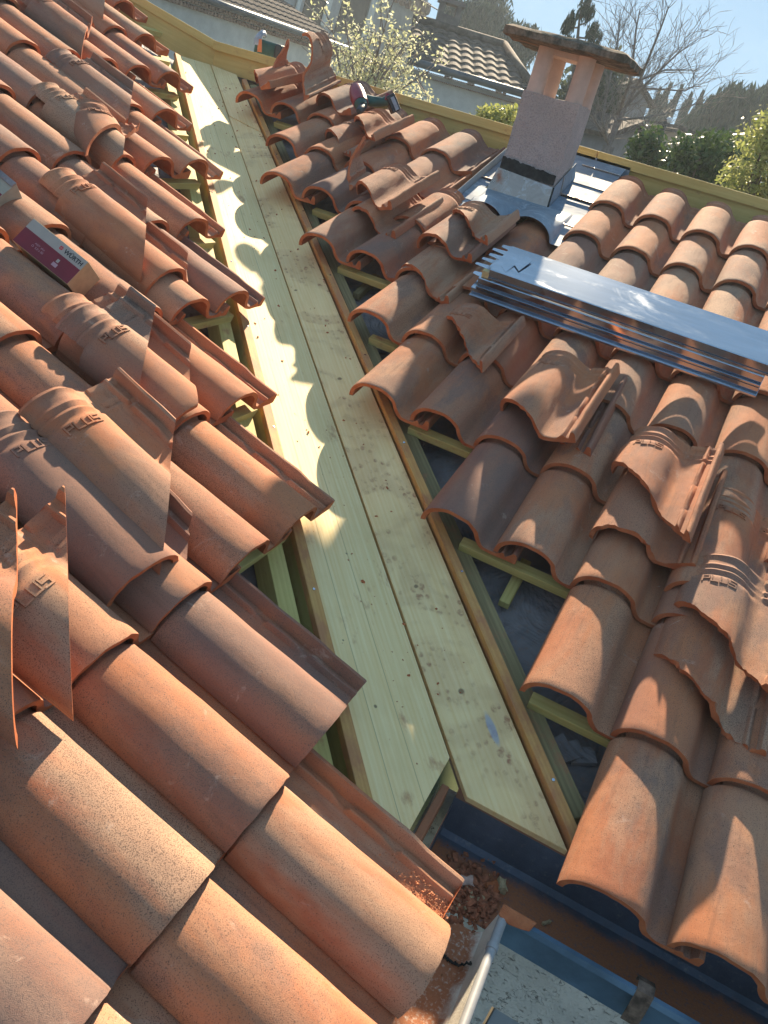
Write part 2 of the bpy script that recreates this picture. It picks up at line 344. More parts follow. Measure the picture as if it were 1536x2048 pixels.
# ------------------------------------------------------------------ the clay tile
TL, TW = 0.46, 0.287
VST = [0, .004, .02, .05, .085, .12, .128, .136, .165, .20, .24, .248, .256, .285, .32, .35, .36, .366, .371, .378, .3835, .388, .3925, .398, .406, .4105, .415, .4195, .426, .434, .439, .444, .450, .456, .46]
PAN_O = [(.197, -.0035), (.203, -.005), (.214, -.0058), (.228, -.0050), (.237, -.004), (.2415, .0055), (.2435, .0075), (.2475, .0075), (.2495, .0055), (.254, -.004), (.2655, -.003), (.2715, .019), (.2745, .0245), (.2815, .0250), (.2850, .022), (.287, .015), (.287, -.014)]
PAN_I = [(.280, -.017), (.268, -.017), (.262, -.016), (.244, -.017), (.215, -.0185), (.200, -.0175), (.191, -.0160)]
NR_ = 24
def gapmask(v):
    for a, b in ((.122, .140), (.242, .262), (.366, .38)):
        if a < v < b: return 0.0
    return 1.0
def tile_pt(kind, i, v):
    k = 1 - 0.06 * v / TL
    sp = 0.0
    if v > .362: sp = min(1, (v - .362) / .008)
    dip = -.022 * v / CS
    ring = 0.0
    if v > .375:
        for c in (.388, .4105, .450): ring = max(ring, max(0.0, 1 - ((v - c) / .0075) ** 2))
    if kind in ('ro', 'ri'):
        ts = .62 * sp; t = (ts + (math.pi - ts) * i / (NR_ - 1)) if kind == 'ro' else (ts + (math.pi - ts) * (1 - i / (NR_ - 1)))
        a, b = .089 * k, .073 * k
        a -= .013 * sp; b -= .006 * sp
        if kind == 'ro': a += .0055 * ring; b += .0055 * ring
        else: a -= .013; b -= .013
        ct = -math.cos(t)
        u = .089 + a * math.copysign(abs(ct) ** 0.92, ct); wv = b * math.sin(t) ** 0.92
        j = i if kind == 'ro' else NR_ - 1 - i
        if j >= NR_ - 5:                    # the roll sweeps into the pan
            g = (j - (NR_ - 5)) / 4.0; o = 0 if kind == 'ro' else 1
            t5 = math.pi * (NR_ - 5) / (NR_ - 1); c5 = -math.cos(t5)
            p0 = (.089 + a * math.copysign(abs(c5) ** .92, c5), b * math.sin(t5) ** .92)
            p1 = (.1765 - .012 * o, .006 - .012 * o); p2 = (.192 - .006 * o, -.0028 - .0125 * o)
            u = p0[0] * (1 - g) ** 2 + 2 * p1[0] * g * (1 - g) + p2[0] * g * g; wv = p0[1] * (1 - g) ** 2 + 2 * p1[1] * g * (1 - g) + p2[1] * g * g
        return u, wv + dip
    u, wv = (PAN_O if kind == 'po' else PAN_I)[i]
    if kind == 'po':
        if 5 <= i <= 8: wv = -.003 + (wv + .003) * gapmask(v)
        if 11 <= i <= 15 and v < .10: wv -= .004
        if i < 15:
            up = .0055 * ring
            if v > .436: up = max(up, .007 * min(1, (v - .436) / .007))
            if up: wv = max(wv, -.005 + up)
    return u, wv + dip
def tile_bm(seed, jag=0.0):
    rnd = random.Random(seed); bm = bmesh.new(); rings = []
    keys = [('ro', i) for i in range(NR_)] + [('po', i) for i in range(len(PAN_O))] + [('pi', i) for i in range(len(PAN_I))] + [('ri', i) for i in range(NR_)]
    nout = NR_ + len(PAN_O)
    warp = rnd.uniform(-1, 1)
    for vi, v in enumerate(VST):
        ring = []
        for j, (kd, i) in enumerate(keys):
            u, wv = tile_pt(kd, i, v)
            nz = noise.noise(Vector((u * 30 + seed * 9.1, v * 14, wv * 20)))
            vv = v
            if vi == 0: vv += 0.0022 * noise.noise(Vector((u * 60, seed * 3.3, 0)))
            if vi == 0 and kd in ('ro', 'po'): wv -= 0.0015
            ring.append(bm.verts.new((u + nz * .0012, vv, wv + nz * .0016 + warp * .002 * math.sin(v * 7))))
        rings.append(ring)
    n = len(keys)
    for a in range(len(rings) - 1):
        for j in range(n):
            f = bm.faces.new([rings[a][j], rings[a][(j + 1) % n], rings[a + 1][(j + 1) % n], rings[a + 1][j]])
            f.material_index = 0 if j < nout - 1 else 1
            f.smooth = True
    def cap(r, flip):
        # strip caps: roll ring then pan
        o = list(range(n))
        pairs = []
        for i in range(NR_ - 1):
            q = [r[i], r[i + 1], r[n - 1 - (i + 1)], r[n - 1 - i]]
            pairs.append(q)
        pan = [r[j] for j in range(NR_ - 1, n - NR_ + 1)]
        for q in pairs + [pan]:
            f = bm.faces.new(q if flip else q[::-1]); f.material_index = 1
    cap(rings[0], False); cap(rings[-1], True)
    big = [f for f in bm.faces if len(f.verts) > 4]
    if big: bmesh.ops.triangulate(bm, faces=big)
    bmesh.ops.recalc_face_normals(bm, faces=bm.faces)
    return bm
STROKES = {'P': [((0, 0), (0, 1)), ((0, 1), (.6, 1)), ((.6, 1), (.6, .5)), ((.6, .5), (0, .5))], 'L': [((0, 1), (0, 0)), ((0, 0), (.6, 0))],
           'U': [((0, 1), (0, .1)), ((0, .05), (.6, .05)), ((.6, .1), (.6, 1))], 'S': [((.6, 1), (0, 1)), ((0, 1), (0, .5)), ((0, .5), (.6, .5)), ((.6, .5), (.6, 0)), ((.6, 0), (0, 0))],
           '0': [((0, 0), (0, 1)), ((0, 1), (.6, 1)), ((.6, 1), (.6, 0)), ((.6, 0), (0, 0))], '5': [((.6, 1), (0, 1)), ((0, 1), (0, .55)), ((0, .55), (.6, .5)), ((.6, .5), (.6, 0)), ((.6, 0), (0, 0))],
           '2': [((0, 1), (.6, 1)), ((.6, 1), (.6, .55)), ((.6, .55), (0, 0)), ((0, 0), (.6, 0))], '4': [((.5, 0), (.5, 1)), ((.5, 1), (0, .35)), ((0, .35), (.7, .35))], ' ': []}
def surf(u, v):
    k = 1 - 0.06 * v / TL; dip = -.022 * v / CS
    sp = min(1, max(0, (v - .362) / .008))
    a, b = .089 * k - .013 * sp, .073 * k - .006 * sp
    if u < .176:
        x = max(-1, min(1, (u - .089) / a)); return b * math.sqrt(max(0, 1 - x * x)) + dip
    return -.005 + dip
def letters(bm, text, u0, v0, hgt, wid, gap, keep, thick=0.16, raise_=0.0022, arc=False):
    x = u0
    for ch in text:
        for (a, b) in STROKES[ch]:
            pa = Vector((x + a[0] / .6 * wid, v0 + a[1] * hgt)); pb = Vector((x + b[0] / .6 * wid, v0 + b[1] * hgt))
            d = (pb - pa); L = d.length
            if L < 1e-6: continue
            d /= L; nn = Vector((-d.y, d.x)) * hgt * thick / 2; pa = pa - d * hgt * thick / 2; pb = pb + d * hgt * thick / 2
            K = 3; prev = None; ok = all(keep(p.x, p.y) for p in (pa, pb))
            if not ok: continue
            for k in range(K + 1):
                c = pa.lerp(pb, k / K)
                quad = []
                for sgn, up in ((-1, -.003), (-1, raise_), (1, raise_), (1, -.003)):
                    p = c + nn * sgn; quad.append(bm.verts.new((p.x, p.y, surf(p.x, p.y) + up)))
                if prev:
                    for i in range(4): bm.faces.new([prev[i], prev[(i + 1) % 4], quad[(i + 1) % 4], quad[i]])
                else: bm.faces.new(quad[::-1])
                prev = quad
            bm.faces.new(prev)
        x += wid + gap
def cut_tile(seed, v0=None, v1=None, below=True, jag=0.0, text=True):
    """keep the part of the tile above the straight line (u=0,v0)-(u=TW,v1)"""
    bm = tile_bm(seed)
    keep = lambda u, v: True
    if v0 is not None:
        d = Vector((TW, v1 - v0, 0)).normalized(); nrm = Vector((d.y, -d.x, 0))      # points to lower side
        if jag:
            bmesh.ops.subdivide_edges(bm, edges=[e for e in bm.edges if abs((e.verts[0].co + e.verts[1].co).y / 2 - (v0 + (v1 - v0) * (e.verts[0].co.x + e.verts[1].co.x) / 2 / TW)) < .05 and abs((e.verts[1].co - e.verts[0].co).y) > .015], cuts=2)
        geom = list(bm.verts) + list(bm.edges) + list(bm.faces)
        bmesh.ops.bisect_plane(bm, geom=geom, dist=1e-5, plane_co=(0, v0, 0), plane_no=nrm, clear_outer=True)
        be = [e for e in bm.edges if e.is_boundary]
        r = bmesh.ops.holes_fill(bm, edges=be, sides=0)
        for f in r['faces']: f.material_index = 1; f.smooth = False
        if jag:
            for vtx in bm.verts:
                if abs((vtx.co - Vector((0, v0, vtx.co.z))).dot(nrm)) < 2e-4:
                    q = vtx.co
                    nz = noise.noise(Vector((q.x * 45 + seed, q.y * 45, q.z * 25))) + .6 * noise.noise(Vector((q.x * 130 + seed, q.y * 130, q.z * 90)))
                    vtx.co += nrm * jag * nz
        bmesh.ops.triangulate(bm, faces=[f for f in bm.faces if len(f.verts) > 4])
        keep = lambda u, v: (Vector((u, v - v0, 0))).dot(nrm) < -.004
    if text:
        letters(bm, 'PLUS', .058, .336, .020, .015, .0060, keep, .17, .0040)
        letters(bm, '05 24', .190, .392, .016, .0068, .0030, keep, 0.15, 0.0022)
    bmesh.ops.recalc_face_normals(bm, faces=bm.faces)
    me = bpy.data.meshes.new('clay_tile'); bm.to_mesh(me); bm.free()
    me.materials.append(M_CLAY); me.materials.append(M_RAW)
    me.set_sharp_from_angle(angle=rad(42))
    return me
LAID = []
for s_ in range(5):
    LAID.append(cut_tile(s_ + 1, text=False))
FULLTXT = cut_tile(31)

def tile_obj(me, M, label, group):
    o = bpy.data.objects.new('clay_tile', me); COL.objects.link(o); o.matrix_world = M
    return tag(o, label, 'roof tile', group, 'thing')
def base_R(col, row, h=0.0): return pR(RX + A * col, RY + CP * row, h)
def base_L(col, row, h=0.0): return pL(-(LX + CP * row), LY + A * col, h)
def project(p):
    q = MC.transposed() @ (p - CAM)
    if q.z > -0.05: return None
    return 768 + FPX * q.x / -q.z, 1024 - FPX * q.y / -q.z
def in_view(p, m):
    q = project(p)
    return q is not None and -m < q[0] < 1536 + m and -m < q[1] < 2048 + m
def jitter(rnd, a=.5):
    return Matrix.Rotation(rad(rnd.gauss(0, a)), 4, 'Z') @ Matrix.Rotation(rad(rnd.gauss(0, a * .5)), 4, 'Y')

# ------------------------------------------------------------------ laid tiles
R_FIRST = {0: 0, 1: -1, 2: -3, 3: -5, 4: -6, 5: -8, 6: -10, 7: -11, 8: -13}
rnd = random.Random(3)
for row in range(0, 9):
    first = R_FIRST[row]
    for col in range(first, 12):
        if row >= 7 and -8 < col < -4: continue                     # the chimney and its flashing
        rr = row * 1.006
        P = base_R(col, rr)
        if not (in_view(P, 260) or in_view(base_R(col + .8, rr + 1), 200) or in_view(base_R(col + .4, rr + .4, .07), 120)): continue
        M = Matrix.Translation(P) @ BR.to_4x4() @ jitter(rnd)
        if row == 8 and col > -5: pass
        if row >= 7 and col >= -4:
            lab = f"clay tile in the {'top course under the ridge board' if row == 8 else 'course below the top one'}, {ORD[col + 4]} right of the chimney"
        elif row == 8:
            lab = f"clay tile in the top course under the ridge board, {ORD[col - first]} from valley"
        else:
            lab = f"clay tile on chimney slope, {ORD[row]} course up from gutter, {ORD[col - first]} tile from valley"
        tile_obj(LAID[rnd.randrange(5)], M, lab, 'clay tiles laid on the chimney slope')
L_LAST = {0: 0, 1: 1, 2: 3, 3: 4, 4: 6, 5: 7, 6: 9, 7: 10, 8: 12, 9: 13, 10: 14, 11: 12, 12: 11}
for row in range(0, 13):
    last = L_LAST[row]
    for col in range(last, last - 16, -1):
        P = base_L(col, row)
        if not (in_view(P, 200) or in_view(base_L(col + .8, row + 1), 160) or in_view(base_L(col + .4, row + .4, .07), 120)): continue
        if (P - CAM).length < 0.45: continue
        M = Matrix.Translation(P) @ BL.to_4x4() @ jitter(rnd)
        lab = f"clay tile on left slope, {ORD[row]} course up from gutter, {ORD[last - col]} tile from valley"
        tile_obj(LAID[rnd.randrange(5)], M, lab, 'clay tiles laid on the left slope')

# ------------------------------------------------------------------ loose cut tiles
def loose(side, col, row, h, yaw, tilt, roll, cut, label, jag=0.0, full=False, seed=[40]):
    seed[0] += 1
    me = cut_tile(seed[0], cut[0], cut[1], jag=jag) if cut else FULLTXT
    B = (BR if side == 'R' else BL).to_4x4(); P = (base_R if side == 'R' else base_L)(col, row, h)
    M = Matrix.Translation(P) @ B @ Matrix.Rotation(rad(yaw), 4, 'Z') @ Matrix.Rotation(rad(tilt), 4, 'X') @ Matrix.Rotation(rad(-roll), 4, 'Y')
    return tile_obj(me, M, label, 'cut tiles waiting on the ' + ('chimney slope' if side == 'R' else 'left slope'))
LOOSE_L = [
    ('e', 5.0, 4.37, .03, 0, 0, 20, (0.0, .27), "long cut tile with sharp tip leaning over a red and white carton"),
    ('f', 5.0, 4.30, .008, 0, 0, 10, (-.2, .10), "tile with clipped pan corner under the long cut tile beside the carton"),
    ('g2', 2.90, 2.73, .05, 4, 0, 20, (.185, .38), "cut tile with broad raised pan stamped 05 24, upper of the middle pair"),
    ('g1', 2.9, 2.99, .02, -2, 0, 16, (-.11, .20), "tile with clipped front corner underneath the stamped middle cut tile"),
    ('h2', 1.28, 2.17, .05, -4, 0, 20, (0.0, .28), "cut tile with dark scorched head and PLUS mark, pointed lower tip"),
    ('h1', .78, 2.22, .02, -4, 0, 10, (-.2, .08), "nearly whole tile lying under the cut tile with the dark head"),
    ('i', -.19, 1.37, .06, 6, 0, 27, (.17, .46), "orange cut tile near the left edge with long vertical sawn edge and PLUS mark"),
    ('j', -.675, 1.395, .085, 6, 0, 30, (.17, .46), "orange cut tile sliced by the left edge of the photo"),
    ('d', 6.25, 5.73, .07, -32, 0, 12, (.10, .48), "short pale tile turned askew with PLUS mark and pointed lower corner"),
    ('c', 6.9, 5.85, .03, -3, 0, 14, (-.05, .25), "pale tile half hidden behind the askew short tile"),
    ('b', 8.48, 6.6, .03, 0, 0, 16, (-.02, .24), "long grey brown cut tile with rounded cut end, upper left slope"),
    ('a', 9.75, 8.0, .03, -2, 0, 18, (0.0, .27), "cut tile lying high on left slope near the top left corner"),
    ('k', 12.2, 9.0, .04, 0, 0, 18, (.05, .34), "small cut tile beside the slanting hip board"),
]
for (_, c_, r_, h_, y_, t_, ro, cut, lab) in LOOSE_L: loose('L', c_, r_, h_, y_, t_, ro, cut, lab)
LOOSE_R = [
    ('Ra1', -1.2, 2.50, .05, 0, 0, 20, (.28, .0), "cut tile stamped 05 24 with long sunlit wedge, right of the metal profiles", .006),
    ('Ra2', -1.05, 2.45, .015, 0, 0, 12, (.02, -.01), "ragged fronted tile under the cut tile stamped 05 24", .010),
    ('Rb', -2.95, 3.12, .04, 0, 0, 20, (.13, -.08), "cut tile just below the left half of the metal profiles", .004),
    ('Rb2', -2.75, 3.20, .01, 2, 0, 14, (.16, -.02), "dark edged tile beneath the cut tile below the metal profiles", .004),
    ('Rc', -4.65, 3.42, .03, 0, 0, 18, (.40, .08), "triangular cut tile with PLUS mark at the left end of the metal profiles", .007),
    ('Rd3', -6.0, 4.70, .005, 0, 0, 12, (.17, -.02), "lowest of three stacked cut tiles beside the zinc apron", .007),
    ('Rd2', -6.1, 5.38, .035, 0, 0, 16, (.10, .0), "middle of three stacked cut tiles beside the zinc apron", .005),
    ('Rd1', -6.0, 5.28, .075, 0, 0, 18, (.40, .12), "topmost of three stacked cut tiles beside the zinc apron", .006),
    ('Re2', -7.75, 5.55, .01, 0, 0, 12, (.13, -.02), "lower tile of the pair stacked left of the chimney", .006),
    ('Re', -8.05, 5.80, .05, 0, 0, 18, (.20, -.05), "upper tile of the stacked pair with dark ringed head, left of the chimney", .003),
    ('Rf2', -10.2, 7.05, .01, 0, 0, 12, (.26, .03), "lower cut tile under the one carrying the cordless drill", .005),
    ('Rf', -9.85, 7.25, .05, 0, 0, 18, (.34, .05), "cut tile lying in front of the cordless drill", .003),
    ('Rg', -11.3, 8.28, .03, 0, 0, 12, (.12, -.03), "smooth cut tile behind the cordless drill near the ridge", .003),
    ('Ri', -13.2, 8.1, .05, -6, 0, 18, (.20, -.06), "cut tile leaning at the top of the valley below the ridge board", .003),
    ('Rj2', .10, 1.22, .01, 0, 0, 12, (.17, -.02), "lower ragged cut tile of the pair at the right edge", .010),
    ('Rj1', .12, 1.35, .05, 0, 0, 18, (.28, .06), "upper ragged cut tile of the pair at the right edge, PLUS mark", .008),
    ('Rk', .0, 2.28, .02, 0, 0, 4, None, "smooth orange tile resting just above the ringed heads at right", .0),
]
for (_, c_, r_, h_, y_, t_, ro, cut, lab, jg) in LOOSE_R: loose('R', c_, r_, h_, y_, t_, ro, cut, lab, jg)
loose('R', -11.88, 7.92, .335, 0, 0, -55, (.33, .10), "cut tile standing on end with its round ringed head up, by the ridge board", .004)
loose('R', -12.95, 7.80, .33, 0, 0, -60, (.62, .20), "spike shaped tile offcut standing beside the upright tile by the ridge board", .003)
loose('R', -8.83, 5.70, .29, 0, 0, -62, (.60, .26), "narrow fin shaped offcut leaning behind the stacked pair left of the chimney", .003)

def chips(name, n, area, zf, s0, s1, mat, seed, label, cat):
    rn = random.Random(seed); bm = bmesh.new()
    for k in range(n):
        x, y = area(rn); s = s0 + (s1 - s0) * rn.random() ** 3
        M = Matrix.Translation((x, y, zf(x, y) + s * .3)) @ Matrix.Rotation(rn.uniform(0, 6.3), 4, Vector((rn.random() - .5, rn.random() - .5, rn.random())).normalized())
        vs_ = box_bm(bm, (-s, -s * rn.uniform(.4, .9), -s * rn.uniform(.25, .6)), (s, s * rn.uniform(.4, .9), s * rn.uniform(.25, .6)), M)
        for v_ in vs_: v_.co += Vector((rn.uniform(-1, 1), rn.uniform(-1, 1), rn.uniform(-1, 1))) * s * .45
    return tag(link(name, bm_mesh(bm), mat), label, cat, None, 'stuff')
# ------------------------------------------------------------------ roof carpentry
r2 = math.sqrt(2)
VD = Vector((-1, 1, S)).normalized()
def vR(t, d, h): return pR(-t + d / r2, t + d / r2 + ST * h, h)
def vL(t, d, h): return pL(-t - d / r2 - ST * h, t - d / r2, h)       # d measured away from the valley on the left slope
HB = -.062
def valley_plate(name, fn, n, quad, th, mat, label, cat):
    o = plate(name, [fn(t, d, HB) for (t, d) in quad], n, th, mat, VD); return tag(o, label, cat, 'boards lining the valley')
valley_plate('valley_board', vR, NR, [(.213, .004), (.098, .168), (2.70, .138), (2.86, .0015)], .022, M_BOARD_R, "wide pine valley board with red footprints and knots, chimney side", 'board')
valley_plate('valley_board', vR, NR, [(2.868, .004), (2.708, .138), (3.30, .128), (3.42, .004)], .022, M_BOARD_L, "short board patch at the top of the valley below the ridge board", 'board')
valley_plate('valley_board', vL, NL, [(.277, .004), (3.42, .0015), (3.30, .205), (.104, .245)], .022, M_BOARD_L, "pine valley board with the sunlit scalloped strip, left slope side", 'board')
tag(beam('fillet', vR(.06, .184, -.040), vR(3.2, .148, -.040), NR, .026, -.045, M_FILLET), "orange wooden fillet edging the wide valley board, chimney side", 'wood strip')
tag(beam('fillet', vL(.02, .260, -.050), vL(3.28, .222, -.050), NL, .032, -.020, M_FILLET), "dust covered wooden fillet edging the valley board, left slope side", 'wood strip')
tag(beam('joist', vL(.03, .262, -.073), vL(3.26, .224, -.073), NL, .026, -.10, M_BATTEN), "yellow joist directly under the dusty fillet of the left slope side", 'joist')
tag(beam('joist', vR(.14, .232, -.070), vR(3.2, .205, -.070), NR, .040, -.07, M_OLDWOOD), "dark joist running along the valley under the chimney slope battens", 'joist')
tag(beam('joist', vL(.03, .330, -.072), vL(3.25, .300, -.072), NL, .050, -.07, M_BATTEN), "yellow joist running along the valley under the left slope battens", 'joist')
for row in range(1, 10):
    y = RY + CP * row * 1.006 + .028
    d0 = .212
    tag(beam('batten', pR(-y + d0 * r2, y, -.046), pR(2.4, y, -.046), NR, .034, -.028, M_BATTEN), f"roof batten under the {ORD[row]} tile course above the gutter, chimney slope", 'batten', 'battens of the chimney slope')
for row in range(1, 11):
    x = -(LX + CP * row + .028)
    tag(beam('batten', pL(x, -2.2, -.046), pL(x, -x - .285 * r2, -.046), NL, .034, -.028, M_BATTEN), f"roof batten under the {ORD[row]} tile course above the gutter, left slope", 'batten', 'battens of the left slope')
tag(plate('roof_underlay', [pR(-.22, .24, -.15), pR(2.6, .24, -.15), pR(2.6, 3.44, -.15), pR(-3.42, 3.44, -.15)], NR, .03, M_UNDER, Vector((1, 0, 0)), bev=0), "dark grey underlay sheet showing between battens of the chimney slope", 'roof sheet')
tag(plate('roof_underlay', [pL(-.24, .22, -.152), pL(-3.44, 3.42, -.152), pL(-5.6, 1.3, -.152), pL(-5.6, -3.2, -.152), pL(-.24, -3.2, -.152)], NL, .03, M_UNDER, Vector((0, 1, 0)), bev=0), "dark grey underlay sheet showing between battens of the left slope", 'roof sheet')
tag(beam('wood_offcut', onR(1005, 1215, -.13), onR(1050, 1130, -.13), NR, .030, .024, M_BATTEN), "short batten offcut lying in the gap near the lower valley, chimney slope", 'wood offcut')
tag(beam('wood_offcut', onR(712, 598, -.14), onR(752, 560, -.14), NR, .034, .026, M_OLDWOOD), "small reddish batten offcut in the gap halfway up the valley", 'wood offcut')
bm = bmesh.new()
for k in range(3):
    box_bm(bm, (-.03, -.022, 0), (.03, .022, .012), frame(onR(1165 - k * 26, 1515 - k * 10, -.145 + .006 * k), Vector((1, .4 + k * .7, .3)), NR + Vector((.2 * k, .1, 0))))
tag(link('slate_scrap', bm_mesh(bm), M_UNDER), "grey broken scraps lying on the underlay in the lowest gap", 'rubble', None, 'stuff')
for o_, L_ in ((bpy.data.objects['fillet'], 4.3), (bpy.data.objects['fillet.001'], 4.5)):
    for k in range(8):
        bm = bmesh.new(); xx = .22 + k * .55 + random.uniform(-.08, .08); yy = random.uniform(-.006, .006)
        bmesh.ops.create_cone(bm, cap_ends=True, segments=12, radius1=.0042, radius2=.0036, depth=.0016, matrix=Matrix.Translation((xx, yy, .0006)))
        link('screw_head', bm_mesh(bm), M_STEEL, o_, o_.matrix_world.copy())
def crumb_xy(fn, dmax):
    def f(r):
        t_ = r.uniform(.25, 3.2); d_ = dmax * r.random(); p = fn(t_, d_, HB); return p.x, p.y
    return f
chips('tile_crumbs', 150, crumb_xy(vR, .15), lambda x, y: S * y + HB / CT, .0006, .0045, M_RAW, 51, "red tile crumbs scattered on the wide valley board", 'crumbs')
chips('tile_crumbs', 150, crumb_xy(vL, .21), lambda x, y: -S * x + HB / CT, .0006, .0045, M_RAW, 52, "red tile crumbs scattered on the sunlit valley board", 'crumbs')
# ridge and hip boards
RY_B = 3.45
def ridge(x0, x1, label):
    e = empty('ridge_board', Vector((x0, RY_B, 1.14)))
    beam('lower_plank', Vector((x0, RY_B + .012, 1.245)), Vector((x1, RY_B + .012, 1.245)), Vector((0, 0, 1)), .03, -.135, M_RIDGE, e)
    beam('top_strip', Vector((x0, RY_B + .004, 1.214)), Vector((x1, RY_B + .004, 1.214)), Vector((0, 0, 1)), .052, .047, M_RIDGE, e)
    tag(e, label, 'ridge board', 'boards along the ridge'); return e
ridge(-3.425, -1.012, "yellow wooden ridge board from the valley top to behind the chimney")
ridge(-1.008, 2.4, "yellow wooden ridge board running right of the chimney above the tiles")
hd = Vector((-1, -1, S)).normalized()
e = empty('hip_board', Vector((-3.43, 3.45, 1.14)))
hp = Vector((-3.44, 3.452, 1.262)) - hd * .035
beam('lower_plank', hp + Vector((0, 0, -.012)), hp + hd * 2.6 + Vector((0, 0, -.012)), Vector((0, 0, 1)), .03, -.155, M_RIDGE, e)
beam('top_strip', hp + Vector((0, 0, -.045)), hp + hd * 2.6 + Vector((0, 0, -.045)), Vector((0, 0, 1)), .05, .045, M_RIDGE, e)
tag(e, "pale wooden hip board climbing left from the top of the valley", 'hip board')
# far slopes behind ridge and hip (only seen from other positions)
tag(plate('roof_underlay', [Vector((-3.44, 3.49, 1.13)), Vector((-6.2, 6.25, .15)), Vector((2.5, 6.25, .15)), Vector((2.5, 3.49, 1.13))], Vector((0, S, 1)).normalized(), .03, M_UNDER, Vector((1, 0, 0)), bev=0), "underlay of the rear slope falling away behind the ridge board", 'roof sheet')

# ------------------------------------------------------------------ gutters and facade
GZ, GB = -.05, -.152
def extrude_prof(bm, prof, p0, p1):
    a = [bm.verts.new(p0(q)) for q in prof]; b = [bm.verts.new(p1(q)) for q in prof]
    for i in range(len(prof) - 1): bm.faces.new([a[i], a[i + 1], b[i + 1], b[i]])
M_GUTR = mat_gutter('blue_zinc_gutter', (0.09, 0.115, 0.155), 0.25, 1, .235, .20)
M_GUTL = mat_gutter('cream_gutter', (0.72, 0.67, 0.57), 0.0, 0, -.062, -.088)
g = empty('eave_gutter', Vector((0, .15, GB)))
bm = bmesh.new(); prof = [(.256, -.040), (.252, -.052), (.250, -.140), (.238, GB), (.075, GB)]
extrude_prof(bm, prof, lambda q: Vector((-.236, q[0], q[1])), lambda q: Vector((2.6, q[0], q[1])))
a_ = [bm.verts.new((-.236, q[0], q[1])) for q in ((.256, -.052), (.25, -.14), (.238, GB), (.10, GB), (.10, -.062))]; bm.faces.new(a_)
solid(bm, .0018); link('trough', bm_mesh(bm), M_GUTR, g, smooth=True, sharp=35)
M_BLUE = mat_plain('blue_zinc', (0.11, 0.19, 0.27), 0.45, 0.2, 0.3, 8)
bm = bmesh.new(); extrude_prof(bm, [(.0755, GB), (.058, -.143), (.052, -.055), (.048, -.0445), (.041, -.0445), (.0385, -.056)], lambda q: Vector((-.052, q[0], q[1])), lambda q: Vector((2.6, q[0], q[1]))); solid(bm, .0018); link('front_face', bm_mesh(bm), M_BLUE, g, smooth=True, sharp=30)
bm = bmesh.new(); tube_bm(bm, [Vector((x, .0445, GZ - .001)) for x in (-.02, 2.6)], [.0065] * 2, 12); link('rolled_rim', bm_mesh(bm), M_BLUE, g, smooth=True, sharp=50)
for x in (.232, .95):
    bm = bmesh.new(); pr = [(.030, -.115), (.034, -.075), (.042, -.040), (.060, -.037), (.075, -.045), (.075, -.056)]
    extrude_prof(bm, pr, lambda q, x=x: Vector((x - .016, q[0], q[1])), lambda q, x=x: Vector((x + .016, q[0], q[1]))); solid(bm, .002)
    link('bracket', bm_mesh(bm), mat_plain('rusty_iron', (0.16, 0.11, 0.08), 0.7, 0.3, 0.6, 50), g)
tag(g, "dark blue zinc gutter with red dust running along the chimney slope eave", 'gutter')
g = empty('eave_gutter', Vector((-.15, -.5, GB)))
bm = bmesh.new(); prof = [(-.2335, -.045), (-.2335, -.135), (-.222, GB + .003), (-.085, GB + .003), (-.068, -.132), (-.056, -.060)]
extrude_prof(bm, prof, lambda q: Vector((q[0], .052, q[1])), lambda q: Vector((q[0], -2.4, q[1])))
solid(bm, .0018); link('trough', bm_mesh(bm), M_GUTL, g, smooth=True, sharp=35)
M_RIM = mat_plain('white_rim', (0.34, 0.335, 0.33), 0.45, 0.1, 0.12, 30)
bm = bmesh.new(); tube_bm(bm, [Vector((-.049, y, GZ)) for y in (.050, -2.4)], [.0095] * 2, 14); link('rolled_rim', bm_mesh(bm), M_RIM, g, smooth=True, sharp=50)
bm = bmesh.new(); tube_bm(bm, [Vector((-.049, y, GZ)) for y in (-.030, -.042)], [.0115] * 2, 14); link('joint_clip', bm_mesh(bm), M_RIM, g, smooth=True, sharp=50)
bm = bmesh.new()
for k in range(26):                      # cord of soot and chips across the trough
    x = -.175 + k * .0042; M = Matrix.Translation((x, -.034 + random.gauss(0, .0015), GB + .006 + max(0, x + .095) * .9)) @ Matrix.Rotation(random.uniform(0, 3), 4, 'Z')
    box_bm(bm, (-.004, -.0016, 0), (.004, .0016, .003), M)
link('sealant_bead', bm_mesh(bm), M_MORTAR, g)
tag(g, "cream gutter with white rolled rim and orange dust along the left slope eave", 'gutter')
bm = bmesh.new()
cp = [Vector((-.058, .056, -.0385)), Vector((.012, .056, -.0385)), Vector((.004, .034, -.043)), Vector((-.012, .030, -.045)), Vector((-.036, .026, -.046)), Vector((-.060, .030, -.041))]
bm.faces.new([bm.verts.new(p) for p in cp]); solid(bm, .002)
tag(link('corner_cap', bm_mesh(bm), M_RAW), "torn dusty corner plate where the two gutters meet", 'gutter corner')
